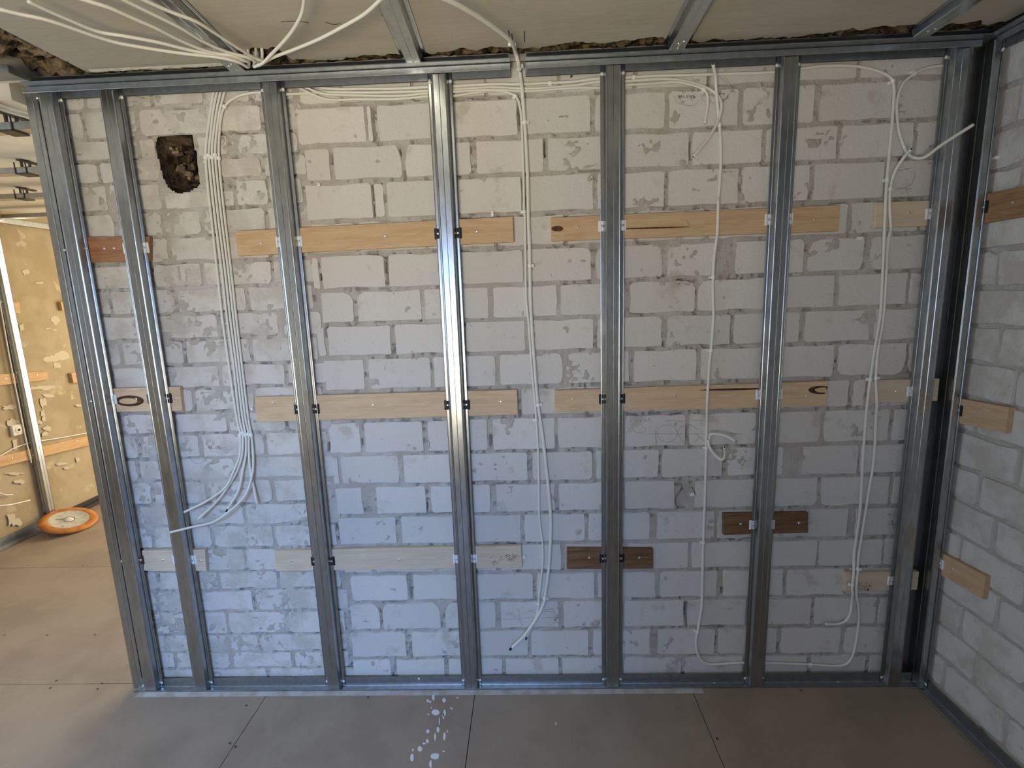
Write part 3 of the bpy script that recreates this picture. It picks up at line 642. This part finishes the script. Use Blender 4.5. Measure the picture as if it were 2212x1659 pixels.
def finish(o, P, r, hollow, dark_tip):
    for e in (hollow or ()):            # open tube mouth: a dark disc just inside a pale rim
        p, t = (P[0], P[0]-P[1]) if e == 0 else (P[-1], P[-1]-P[-2]); t = t/np.linalg.norm(t)
        mesh('tube_mouth', *dome(p+t*.0002, r*.58, .0005, t, 8), 'cable_end', o)
    for e in (dark_tip or ()):
        Q = P[:4] if e == 0 else P[-4:]; p, t = (P[0], P[0]-P[1]) if e == 0 else (P[-1], P[-1]-P[-2]); t = t/np.linalg.norm(t)
        mesh('bare_tip', *tube([p-t*.004, p+t*.014], r*.8), 'cable_end', o)
def add_clip(o, P, i, r, nl=.007, side=1):
    t = P[min(i+1,len(P)-1)]-P[max(i-1,0)]; t /= np.linalg.norm(t); s = np.cross(t, (0,-1,0))*side; s /= np.linalg.norm(s); n = np.cross(s, t); c = P[i]
    def bx(a0,a1,b0,b1,c0,c1): return [c+t*a+s*b+n*e for a in (a0,a1) for b in (b0,b1) for e in (c0,c1)], cube(0,1,0,1,0,1)[1]
    sg = -1 if n[1] > 0 else 1
    w = .0055; R_ = r+.0018; ring = []
    k = 9; V = []
    for a in (-w, w):
        for rr in (r+.0002, R_+.0006):
            for j in range(k):
                th = math.pi*j/(k-1); V.append(c+t*a+s*math.cos(th)*rr+n*sg*math.sin(th)*rr)
    Fc = []
    for j in range(k-1):
        Fc += [(k+j,k+j+1,3*k+j+1,3*k+j),(j,j+1,k+j+1,k+j)[::-1],(2*k+j,2*k+j+1,3*k+j+1,3*k+j)]
    nail = bx(-w,w,R_-.001,R_+nl,-r if sg > 0 else -r*.6, r*.6 if sg > 0 else r)
    cl = mesh('cable_clip', *join((V,Fc), nail), 'clip', o)
    mesh('nail_head', *dome(c+s*(R_+nl*.5)+n*sg*r*.6, min(.0022, nl*.6), .0012, n*sg, 7), 'screw', cl)
rs, rm, rt = .0045, .0054, .0066
BG = 'five bundled white cables'
B5 = 'white cable in the five-cable bundle, '
cable([(463,193),(455,240),(447,300),(444.5,338),(449,400),(458,480),(470,590),(481,690),(495,790),(511,900),(519,939,-.011),(518,982,-.014),(503.5,1022,-.022),(489,1051,-.03),(451,1080,-.045),(398,1106.5,-.065)], rs,
      B5+'ending on the second stud edge', [(444.5,341),(519,941)], BG, nail=.0014)
cable([(470,193),(461,240),(454,300),(451.5,338),(457,400),(466,480),(480,590),(491,690),(505,790),(517,900),(524.5,936,-.011),(523.7,979,-.013),(512,1017,-.018),(492,1051,-.022),(468.7,1083,-.03),(428,1122,-.045)], rs,
      B5+'with its tip left of the hanging loop', [(452,335),(524.5,936)], BG, hollow=(1,), nail=.0014)
cable([(478,193),(468,240),(460,300),(458.5,338),(464,400),(473,480),(487,590),(498,690),(511,790),(524,900),(531,941,-.011),(531,982,-.014),(523.7,1022,-.02),(515,1060,-.028),(492,1099,-.04)], rs,
      B5+'short middle one with a dark tip', [(459,341),(531,941)], BG, dark_tip=(1,), nail=.0014)
cable([(487,193),(476,240),(467,300),(465.5,338),(471,400),(480,480),(494,590),(505,690),(517,790),(530,900),(537,936,-.011),(538,982,-.013),(541,1017,-.015),(548,1051,-.02),(555.6,1089,-.03)], rs,
      B5+'straight one dangling to the right', [(466,335),(537,936)], BG, hollow=(1,), nail=.0014)
cable([(620,200.5),(585,199),(560,199.5),(535,202),(510,210),(488,226),(477,250),(473,300),(473,338),(478,400),(487,480),(500,590),(511,690),(523,790),(536,900),(543,941,-.011),(547,982,-.016),(545.4,1022,-.026),(532,1066,-.045),(503.5,1098,-.062),(463,1126.7,-.078),(416.7,1138,-.088),(368,1150,-.096)], rs,
      B5+'curling in front of the second stud', [(483,228),(473,341),(543,941)], BG, nail=.0014, front=1)
# runs under the top channel
HG = 'white cables running level under the top channel'
cable([(612,201.6),(672,199.6),(730,198),(830,197.6),(924,197),(979,194),(1063,189.5),(1135,192.4),(1190,190.5),(1240,185),(1295,175,-.008),(1349,173.6),(1368,172),(1431.5,169),(1489,179),(1532.8,194,-.012),(1553,211,-.018),(1558.8,231.5,-.024),(1551.6,260,-.03),(1532.8,295,-.04),(1498,338.5,-.055)], rm,
      'white cable under the top channel curling down across the sixth bay labels', [], HG, hollow=(1,), front=1)
cable([(637,186),(658,191),(695.5,202.5),(745,205),(860,207),(924,201),(979,198),(1063,195.5),(1140,196.5),(1200,191.5),(1250,189),(1295,189.5),(1349,183.7),(1402,181),(1460,176.5),(1495,182),(1518,191),(1528.4,205.4),(1528.4,231.5),(1522.6,267.6)], rs,
      'white cable under the top channel ending between the two pencilled labels', [(1519,193)], HG, hollow=(1,), offs=.004)
cable([(645,186),(678,205.4),(715.7,215.6),(773.6,214),(846,214),(924,208),(979,207),(1019.6,199.7),(1063,195),(1092,198),(1113.6,207),(1123.7,231.5),(1128,289),(1131,376),(1132.4,457),(1133.9,469),(1135.3,555.7),(1136.8,642.5),(1142.5,700),(1146.9,758),(1151.2,816),(1157,874),(1158.5,907),(1162.8,979),(1164.2,1066),(1165.7,1123.8),(1171.5,1167),(1172.9,1210.6),(1168.6,1254),(1164,1294.5),(1162,1320,-.014),(1149.8,1352.6,-.022),(1138,1376,-.03)], rs,
      'thin white cable turning down beside the thicker ceiling cable', [(1113.6,207),(1132.4,457),(1157.5,906),(1162.8,1303)], HG, dark_tip=(1,), offs=.002)
cable([(671,185),(716,193),(774,194),(846,193),(924,188),(979,186.6),(1063,182),(1121,182),(1190,179),(1240,176.5),(1295.5,170.7),(1349,170.7),(1368,169),(1460,163.5),(1533,160.6),(1600,158.5),(1669,156),(1728,149),(1774.5,143),(1832,142),(1876,147.6),(1910.5,159),(1928,173.6),(1932,202.5),(1929,246),(1923.6,304),(1916,385),(1913.4,434),(1912,465),(1910.5,498),(1907.6,584.7),(1904.8,671.5),(1893,738),(1887,773),(1880,819),(1876,850),(1870,905),(1864,993.6),(1858.5,1095),(1851,1153),(1845,1196),(1844,1240),(1839.6,1268),(1839.6,1294.7),(1836.8,1323.7,-.012),(1826.6,1341,-.015),(1809,1348,-.018),(1783,1348,-.022)], rm,
      'long white cable from the top channel down the last bay to a bent end', [(1190,179),(1368,170),(1928,173),(1917,391),(1880,819),(1838,1264)], HG)
# ceiling cable and its drop
pts = [at(x, y, 'z', z_) for x, y, z_ in ((935,-14,2.405),(985,8,2.41),(1040,40,2.418),(1085,72,2.425),(1106,92,2.43))]
pts += [at(x, y, 'y', d) for x, y, d in ((1113,110,-.098),(1119.4,130,-.074),(1123.7,153,-.040),(1126.6,179.4,-.022),(1131,231.5,-.010),(1135,289,-.0095),(1139.6,376,-.0095),(1141.7,480,-.0095),(1144,527,-.0095),(1145.4,613.6,-.0095),(1146.9,671.5,-.0095),(1149.8,729,-.0095),(1154,787,-.0095),(1159,850,-.0095),(1164.2,890,-.0095),(1171.5,935.7,-.0095),(1180,1008,-.0095),(1186,1066,-.0095),(1190.3,1123.8,-.0095),(1188.8,1181.7,-.0095),(1184.5,1239.6,-.0095),(1177.3,1288.7,-.0095),(1174.4,1303,-.012),(1161.3,1329.5,-.018),(1135.3,1370,-.03),(1106,1399,-.04))]
RUNS.append(dict(P=resample(smooth_pts(pts, 6)), r=rt, label='thick white cable dropping from the ceiling through the channel gap', clips=[(1108,97),(1123,147),(1134,266),(1145,574),(1163,873),(1177,1292)],
                 group=None, hollow=None, dark_tip=(1,), front=3, nail=.007, side=-1))
# the drop in the sixth bay that crosses low behind the stud and climbs in the last bay
cable([(1540,139,-.075),(1543,150,-.060),(1545.8,165,-.040),(1547,188,-.026),(1551.6,246,-.016),(1556,289),(1557.4,347),(1553,420),(1551.6,440),(1550,498),(1546,530),(1542.9,555.7),(1540,613.6),(1541.4,686),(1537,744),(1532.8,787),(1529.9,830),(1527.5,874),(1527,907),(1525.5,959),(1525.5,982),(1522.6,1080.4),(1519.7,1167),(1518.3,1210),(1516.8,1294.7),(1514,1323.7),(1508,1358.4),(1503.8,1381.5),(1505.3,1404.7),(1514,1423.5),(1532.8,1434.5),(1576,1433),(1605,1431.6),(1650,1431.6),(1748.5,1435),(1809.3,1438.5),(1832.4,1430.7),(1845.4,1404.7),(1854,1352.6),(1854,1309),(1849.8,1284),(1848.3,1254),(1848.3,1225),(1857,1181.7),(1864.2,1138),(1875.8,1066),(1887.4,993.6),(1891.7,907),(1893,859.6),(1891.7,816),(1897.5,744),(1904.7,700),(1909,642.5),(1914.9,570),(1917.8,505),(1920.6,469),(1922,425),(1926.5,390.6,-.014),(1936.6,364.6,-.026),(1954,338.5,-.05),(1968.4,322.6,-.085)], rm,
      'white conduit looping low behind the sixth stud and up the last bay', [(1555,272),(1540,599),(1536,757),(1525.5,969),(1519,1170),(1507,1364),(1748.5,1436),(1891.5,816),(1848.3,1232),(1921.5,409)], hollow=(0,1), front=2)
cable([(2075,139,-.014),(2035,142,-.010),(2000,147.6),(1971,162),(1948,185),(1936.6,220),(1938,260),(1945,295,-.014),(1959.7,330,-.03),(1977,341,-.05),(2000,338.5,-.075),(2035,312.5,-.095),(2103,269,-.125)], rm,
      'white cable curving out in front of the corner stud', [(1971,162)])
cable([(1533,950,-.018),(1533,943,-.024),(1535,938,-.030),(1547,937,-.036),(1567.5,941.5,-.045),(1589,952.5,-.058)], rm, 'short white cable stub poking right from the sixth bay conduit', hollow=(1,))
cable([(1530,950,-.028),(1533,966,-.034),(1547,985,-.042),(1560,993,-.065),(1566,984,-.095),(1565,966,-.13)], rm, 'short white cable stub bent upward beside the sixth bay conduit', hollow=(1,))
# fan of cables under the ceiling
FAN = [([(0,20),(45,31),(112,46),(230,86),(300,101),(400,116),(480,123),(515,130),(536,143)], 'white ceiling cable, lowest of the fan running to the side room'),
       ([(60,2),(100,21),(150,43),(212,68),(270,78),(340,91),(420,110),(490,121),(528,136)], 'white ceiling cable, second lowest of the fan to the side room'),
       ([(150,-10),(200,5),(240,18),(290,40),(340,62),(400,92),(460,115),(510,122),(535,134)], 'white ceiling cable, middle one of the fan under the ceiling'),
       ([(250,-10),(277,4),(330,30),(390,60),(440,90),(490,112),(535,124),(552,134)], 'white ceiling cable, fourth of the fan crossing the ceiling profile'),
       ([(295,-8),(320,4),(370,26),(425,47),(470,75),(520,107),(548,124),(565,131)], 'white ceiling cable, uppermost of the fan crossing the ceiling profile'),
       ([(658,-12),(656,10),(650,34),(632,66),(605,98),(575,125),(548,143)], 'white ceiling cable bending up and away from the fan'),
       ([(832,-12),(815,6),(785,32),(740,58),(690,84),(635,107),(590,124),(556,143)], 'white ceiling cable reaching toward the short ceiling profile')]
settle(RUNS, (0,-1,0), wall_limit); build_runs()
FR = []
for i, (pts, lab) in enumerate(FAN):
    n = len(pts); P = smooth_pts([at(x, y, 'z', 2.430) for k, (x, y) in enumerate(pts)], 6)
    e = P[-1]; P = P + [e + np.array((0,.006,.010)), e + np.array((0,.010,.026)), e + np.array((0,.012,.050))]
    FR.append(dict(P=resample(P), r=.0048, label=lab, front=i % 3))
def ceil_limit(q, r):
    k = q[:, 2] < 2.4365; q[k, 2] = np.minimum(q[k, 2], 2.4365)
settle(FR, (0,0,-1), ceil_limit)
for R in FR:
    o = mesh('electric_cable', *tube(list(R['P']), R['r']), 'cable', smooth=True); tag(o, R['label'], 'cable', 'white cables fanned under the ceiling')
# loose clips and small leftovers on the wall
def loose(x, y, w, h, d, lab, m='clip', name='cable_clip'):
    a, b = at(x-w, y-h), at(x+w, y+h); o = mesh(name, *join(cube(a[0], b[0], -d, .002, b[2], a[2]), dome(((a[0]+b[0])/2, -d, (a[2]+b[2])/2), .0022, .001, (0,-1,0), 6)), m); tag(o, lab, 'cable clip'); return o
loose(1064, 463, 3, 6, .012, 'empty white cable clip above the long tan plank'); loose(1855, 515, 5, 3, .010, 'empty white cable clip in the last bay below the pale plank')
loose(1132, 1200, 3.5, 3.5, .014, 'empty white cable clip at the end of the lettered plank'); loose(547, 882, 2.5, 3, .012, 'empty white cable clip beside the light plank end')
loose(1494, 1067, 4, 3, .008, 'empty white cable clip beside the teardrop recess'); loose(690, 400, 3.5, 3, .008, 'white mortar-stuck clip in the third bay')
o = mesh('cable_clip', *cube(XR-.012, XR+.002, at(2151,342,'x',XR)[1]-.012, at(2151,342,'x',XR)[1]+.012, at(2151,342,'x',XR)[2]-.005, at(2151,342,'x',XR)[2]+.005), 'clip'); tag(o, 'empty white cable clip on the shaded side wall', 'cable clip')

# ================================================================== WRITING ON THE WALL AND PLANKS
def marks(name, strokes, ox, oy, sc, w, m, parent, y=-.0022):
    put_ = [[at(ox+a/sc, oy+b/sc, 'y', y) for a, b in s] for s in strokes]
    o = mesh(name, *ribbons(put_, w, (0,-1,0), .0005), m)
    if parent.location.length > 0: put(o, parent)
    else: o.parent = parent
    return o
def arc(cx, cy, rx, ry, a0, a1, n=14): return [(cx+rx*math.cos(math.radians(a0+(a1-a0)*i/n)), cy+ry*math.sin(math.radians(a0+(a1-a0)*i/n))) for i in range(n+1)]
c1 = (1440, 150, 13.825)
marks('handwriting', [[(338,768),(372,840)],[(372,840),(392,770)],[(415,850),(440,772)],[(440,772),(466,850)],[(424,822),(460,820)],[(508,770),(508,838)],[(508,838),(550,836)],
    [(638,772),(600,788),(585,825),(612,845),(640,832),(640,810)],[(640,810),(615,812)],[(690,768),(686,812),(708,832),(732,815),(738,770)],[(830,762),(792,775),(800,800),(830,815),(838,842),(786,850)],
    [(1250,725),(1278,785)],[(1278,785),(1300,725)],[(1350,728),(1342,785),(1400,790),(1428,770),(1400,735),(1352,730)],[(1585,705),(1590,775)],[(1585,705),(1628,700),(1640,722),(1590,740)],[(1640,785),(1642,790)],
    [(1672,750),(1700,705)],[(1700,705),(1738,748)],[(1682,738),(1726,732)]], *c1, .0013, 'marker', wb)
marks('pencil_circle', [[(243,800),(255,890),(320,970),(450,1040),(640,1080),(800,1075),(900,1000),(948,900)],[(740,262),(800,290),(850,340)],[(1080,660),(1045,760),(1045,860),(1090,930),(1180,980),(1280,985),(1460,995)],[(1660,920),(1760,860),(1850,770),(1900,690)],
    [(1540,240),(1640,270),(1740,350),(1830,440)],[(1700,230),(1800,290),(1870,390),(1910,470)]], *c1, .0011, 'pencil', wb)
c2 = (1040, 1170, 18.43)
marks('handwriting', [[(440,830),(530,950)],[(440,830),(470,790),(550,770),(565,810),(465,860)],[(560,770),(625,870)],[(625,870),(695,820)],[(665,720),(715,770)],[(715,685),(765,760)],[(775,640),(855,720)],[(730,650),(820,560)],
    [(920,600),(1040,650),(1100,700),(1090,745),(1040,740)],[(960,540),(1010,580),(1060,570),(1100,535),(1040,515),(965,545)],[(1080,530),(1160,560)],[(1200,810),(1120,700),(1110,660),(1150,640),(1310,770)],[(1150,720),(1230,670)],
    [(1235,470),(1300,580),(1400,660)],[(1210,575),(1330,700)],[(1270,640),(1330,580)],[(1340,490),(1430,570)]], *c2, .0014, 'marker', plank[10], y=-PL)
c5 = (1820, 1220, 18.43)
marks('handwriting', [[(640,750),(640,900),(655,1000)],[(640,750),(700,745),(715,790),(650,830)],[(730,830),(735,920)],[(735,850),(770,830),(780,870)],[(790,740),(800,755)],[(830,830),(855,880),(850,980)],[(850,980),(900,1000)],[(890,830),(895,910)],[(950,830),(950,900),(1000,900),(1000,830)],
    [(860,780),(940,750),(1010,740)],[(1065,750),(1075,900)],[(1150,820),(1080,870)],[(1080,870),(1155,935)],[(680,985),(760,965),(800,1005)],[(830,1000),(980,1000)]], *c5, .0014, 'marker_red', plank[13], y=-PL)
marks('marker_blot', [[(960,990),(1060,985)],[(980,960),(1050,965)],[(985,1020),(1050,1015)],[(460,980),(520,990)]], *c5, .003, 'marker_red', plank[13], y=-PL-.0003)
c3 = (1340, 890, 7.9)
marks('pencil_sketch', [arc(800,365,170,148,0,350,22), arc(640,380,40,160,110,260), arc(1150,400,190,180,200,330), [(975,330),(990,390),(1090,530)],[(1300,370),(1330,410),(1430,490)],[(1340,420),(1300,480),(1240,520)],[(340,375),(620,372),(1060,370)],[(1180,370),(1460,370)],[(1850,360),(2090,378)],
    [(220,310),(270,345),(340,350),(410,330),(435,295),(410,265),(355,275)],[(610,440),(600,600)],[(760,150),(860,145),(1060,158)],[(1190,150),(1280,140),(1450,160),(1640,155),(1645,230)],[(1350,210),(1410,190)],[(1370,240),(1450,215)],
    [(150,190),(185,135)],[(235,160),(275,120)],[(275,125),(280,180)],[(330,125),(345,175)],[(345,175),(370,120)],[(400,120),(410,165)],[(430,120),(440,165)],[(475,165),(490,105)],[(490,105),(525,165)]], *c3, .0011, 'pencil', wb)
marks('teardrop_mark', [[(1060,1240),(1020,1340),(950,1450),(945,1560),(990,1640)],[(1210,1260),(1280,1400)]], *c3, .002, 'seam', wb)
c4 = (400, 930, 13.825)
marks('handwriting', [[(685,480),(715,540)],[(710,520),(735,490)],[(735,490),(725,548)],[(770,495),(775,535),(800,510),(820,545),(850,530)],[(920,500),(915,545),(960,545)],[(965,545),(985,490),(1010,545)],[(1030,500),(1020,550)],[(1060,505),(1050,550)],[(1100,500),(1095,555)],[(1100,505),(1150,500),(1155,550)],[(1160,505),(1205,500),(1210,530)]], *c4, .0009, 'marker_red', wb)
marks('pencil_sketch', [arc(380,780,235,205,20,185), arc(835,800,230,190,40,165), arc(290,690,150,110,180,270),[(20,770),(560,765)],[(640,755),(910,752)],[(1420,748),(1570,745)]], *c4, .0008, 'pencil', wb)
c6 = (1070, 1280, 13.825)
marks('pencil_sketch', [[(210,780),(430,790),(750,780),(1060,745),(1200,750)],[(1450,750),(1650,740),(1910,750)],[(715,580),(720,720),(745,910)],[(745,800),(790,900),(825,980)],[(840,660),(920,600),(1060,560),(1200,610)],[(960,550),(1060,525),(1210,530)],[(1480,520),(1640,490),(1770,480)],[(1440,575),(1560,560),(1740,610)],[(1700,490),(1760,600),(1800,780),(1830,900)],[(1790,790),(1770,900),(1650,975)]], *c6, .0009, 'pencil', wb)
c7 = (1910, 300, 13.825)
marks('pencil_sketch', [[(905,990),(915,1100),(870,1240),(770,1380),(600,1470)],[(390,1470),(560,1490),(740,1495),(830,1475)],[(400,930),(520,935),(660,880),(830,875)],[(640,890),(760,930)]], *c7, .001, 'marker_red', wb)
marks('red_spot', [[(1233,168),(1236,161)]], 0, 0, 1, .006, 'marker_red', wb)

# ================================================================== SIDE ROOM
# hat stud and planks on the plaster wall
sc_ = at(55,820,'x',LW+.045)[1]; root = empty('hat_stud', (LW+.024, sc_, 0))
put(sheet_metal('profile', *sweep(HATP, lambda u, d, t: (LW+.024+d, sc_+u, t), .004, 2.29), 'metal'), root); tag(root, 'brightly lit hat stud on the ochre plaster wall', 'steel stud')
for (x, y) in [(20,652),(33,805),(66,985)]:
    head('screw', (LW+.0247, sc_-.037, at(x, y, 'x', LW+.024)[2]), (1,0,0), .0045, .0025, 'screw', None, root)
def lplank(cs, m, lab, th=.02, scr=()):
    fr = [at(x, y, 'x', LW+th) for x, y in cs]; c = np.mean(fr, 0); c[0] = LW+th/2
    fr = [p-c for p in fr]; bk = [p-np.array((th+.002,0,0)) for p in fr]
    o = mesh('wood_plank', *quad_prism(fr[::-1], bk[::-1]), m+'_side'); o.location = c; tag(o, lab, 'wooden plank', 'planks on the plaster wall')
    for x, y in scr: put(mesh('screw', *dome(at(x, y, 'x', LW+th), .005, .003, (1,0,0)), 'screw'), o)
lplank([(-60,1000),(250,927),(252,947),(-58,1023)], 'wood_orange', 'long sloping plank low on the ochre plaster wall', scr=[(26,990),(166,953)])
lplank([(-60,812),(102,802),(105,820),(-58,839)], 'wood_orange', 'plank at mid height crossed by the bright stud on the plaster wall', scr=[(80,810),(12,818)])
lplank([(24,653),(42,653),(44,676),(26,675)], 'wood_orange', 'small plank stub right of the bright stud on the plaster wall')
lplank([(131,652),(185,648),(190,668),(135,671)], 'wood_orange', 'upper plank end on the plaster wall beside the corner profile', .026)
lplank([(154,806),(205,802),(210,823),(159,827)], 'wood_orange', 'mid height plank end on the plaster wall beside the corner profile', .026)
# channels of the side room
LT = [(.0,2.345),(.0,2.318),(.008,2.316),(.045,2.316),(.047,2.318),(.047,2.300),(.030,2.298)]
channel('ceiling_channel', LT, -3.9, 3.38, 'left', 'bright steel channel along the top of the ochre plaster wall', 'metal')
LB = [(.004,.075),(.004,.004),(.010,.002),(.050,.002),(.052,.004),(.052,.030)]
ys_ = at(60,1150,'z',0)[1]
channel('floor_channel', LB, -3.9, sc_-.06, 'left', 'dusty steel floor channel at the foot of the plaster wall')
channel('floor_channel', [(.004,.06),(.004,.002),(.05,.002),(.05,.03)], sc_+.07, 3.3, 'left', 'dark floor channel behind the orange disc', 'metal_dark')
# suspended ceiling profiles with wire hangers
zp = 2.335
for k, (yl, yr, hx) in enumerate(((287,285,None),(379,377,None),(432,430,None),(473,470,None))):
    yc = at(0, yl, 'z', zp)[1]; root = empty('ceiling_profile', (-3.1, yc, zp))
    prof = [(-.0375,.014),(-.03,.024),(-.03,.0),(-.012,.0),(-.010,.002),(.010,.002),(.012,0),(.03,0),(.03,.024),(.0375,.014)]
    prof = [(-.027,.027),(-.030,.024),(-.030,.001),(-.029,0),(.029,0),(.030,.001),(.030,.024),(.027,.027)]
    put(sheet_metal('profile', *sweep(prof, lambda u, d, t, yc=yc: (t, yc+u, zp+d), LW+.03, -2.2 if k == 0 else -1.9), 'metal'), root)
    tag(root, ['suspended profile nearest the free wall end in the side room', 'second suspended profile of the side room ceiling', 'third suspended profile of the side room ceiling', 'fourth suspended profile, next to the plaster wall channel'][k], 'steel profile', 'suspended profiles in the side room')
    if k < 3:
        hx_ = [(34,287),(66,378),(61,431)][k]; c = at(hx_[0], hx_[1], 'z', zp)
        h = empty('profile_hanger', (c[0], yc, zp)); X0 = c[0]
        put(mesh('clip', *join(cube(X0-.030,X0+.030,yc-.034,yc+.034,zp-.006,zp-.001), cube(X0-.03,X0-.026,yc-.034,yc-.030,zp-.004,zp+.05), cube(X0+.026,X0+.03,yc-.034,yc-.030,zp-.004,zp+.05)), 'metal_dark'), h)
        zt_ = 2.399
        put(mesh('bracket', *join(cube(X0-.024,X0-.017,yc-.005,yc+.005,zp,zt_), cube(X0+.017,X0+.024,yc-.005,yc+.005,zp,zt_), cube(X0-.024,X0+.024,yc-.005,yc+.005,zp+.026,zp+.034)), 'metal_dark'), h)
        put(mesh('strap', *cube(X0-.013,X0+.013,yc-.035,yc+.075,zt_-.007,zt_), 'metal_dark'), h)
        tag(h, ['black hanger clipped on the nearest suspended profile', 'black hanger clipped on the second suspended profile', 'black hanger clipped on the third suspended profile'][k], 'hanger', 'black hangers in the side room')
# end of another profile on the ceiling
a, b = at(-60,169,'z',2.43), at(40,166,'z',2.43); yc = (a[1]+b[1])/2
o = mesh('ceiling_profile', *cube(a[0]-.6, b[0], yc-.028, yc+.028, 2.43, 2.455), 'metal_track'); tag(o, 'grey profile end on the ceiling above the free wall end', 'steel profile')
def room_cable(pts, r, lab, ax='x', val=None):
    P = smooth_pts([at(x, y, ax, val) for x, y in pts], 6); o = mesh('electric_cable', *tube(P, r, 6), 'cable', smooth=True); tag(o, lab, 'cable', 'cables in the side room'); return o
room_cable([(-30,221),(0,235),(30,245),(55,252),(85,262)], .006, 'white cable on the side room ceiling, lower of the pair', 'z', 2.39)
room_cable([(-30,212),(0,226),(30,236),(55,243),(85,252)], .005, 'white cable on the side room ceiling, upper of the pair', 'z', 2.392)
room_cable([(-40,1006),(0,985),(30,968),(60,958),(85,953),(130,946),(190,935),(230,927)], .0045, 'white cable sagging above the sloping plank on the plaster wall', val=LW+.010)
room_cable([(-40,1097),(0,1092.5),(25,1090),(65,1080.5)], .005, 'white cable stub sticking out low on the plaster wall', val=LW+.06)
room_cable([(-20,1060),(0,1065),(12,1069),(28,1069)], .004, 'thin white wire end on the plaster wall', val=LW+.02)
room_cable([(-8,610),(2,668),(20,770),(40,870),(55,945),(68,1000)], .0045, 'white cable running down beside the bright stud', val=LW+.028)
# wall socket
c = at(38,929,'x',LW+.02); root = empty('wall_socket', (LW, c[1], c[2]))
o = mesh('socket_plate', *cube(LW-.002, LW+.022, c[1]-.04, c[1]+.04, c[2]-.04, c[2]+.04), 'socket'); bv = o.modifiers.new('edge','BEVEL'); bv.width = .006; put(o, root)
put(mesh('socket_well', *dome((LW+.022, c[1]+.006, c[2]), .026, .004, (1,0,0), 14), 'socket'), root); put(mesh('socket_hole', *dome((LW+.026, c[1]+.006, c[2]), .010, .001, (1,0,0), 10), 'seam'), root)
tag(root, 'old square wall socket on the ochre plaster wall', 'wall socket')
# orange-rimmed disc leaning on the floor channel
def lathe(prof, n=40):
    V = [(r*math.cos(2*math.pi*j/n), r*math.sin(2*math.pi*j/n), z) for r, z in prof for j in range(n)]
    return V, [(i*n+j, i*n+(j+1) % n, (i+1)*n+(j+1) % n, (i+1)*n+j) for i in range(len(prof)-1) for j in range(n)]
root = empty('round_disc', (-3.952, 1.615, .0612))
mesh('rim', *lathe([(.120,.010),(.125,.014),(.150,.015),(.170,.009),(.177,.0),(.172,-.010),(.150,-.016),(.10,-.018)]), 'disc_orange', root, smooth=True)
mesh('plate', *lathe([(.0005,.004),(.060,.004),(.100,.006),(.116,.012),(.122,.012)]), 'disc_grey', root, smooth=True)
mesh('hub', *lathe([(.0005,.014),(.022,.013),(.028,.008),(.029,.003)], 24), 'socket', root, smooth=True)
V, Fc = ribbons([[(.035*math.cos(a)-.002, .035*math.sin(a), .0075) for a in np.linspace(-.6,3.6,16)] + [(-.075,-.03,.0075)], [(.02,-.088,.009),(.04,-.085,.009)]], .004, (0,0,1), .001)
mesh('groove', V, Fc, 'seam', root)
root.rotation_euler = (math.radians(4), math.radians(17), math.radians(0)); tag(root, 'round disc with orange rim and grey centre leaning in the side room corner', 'disc')
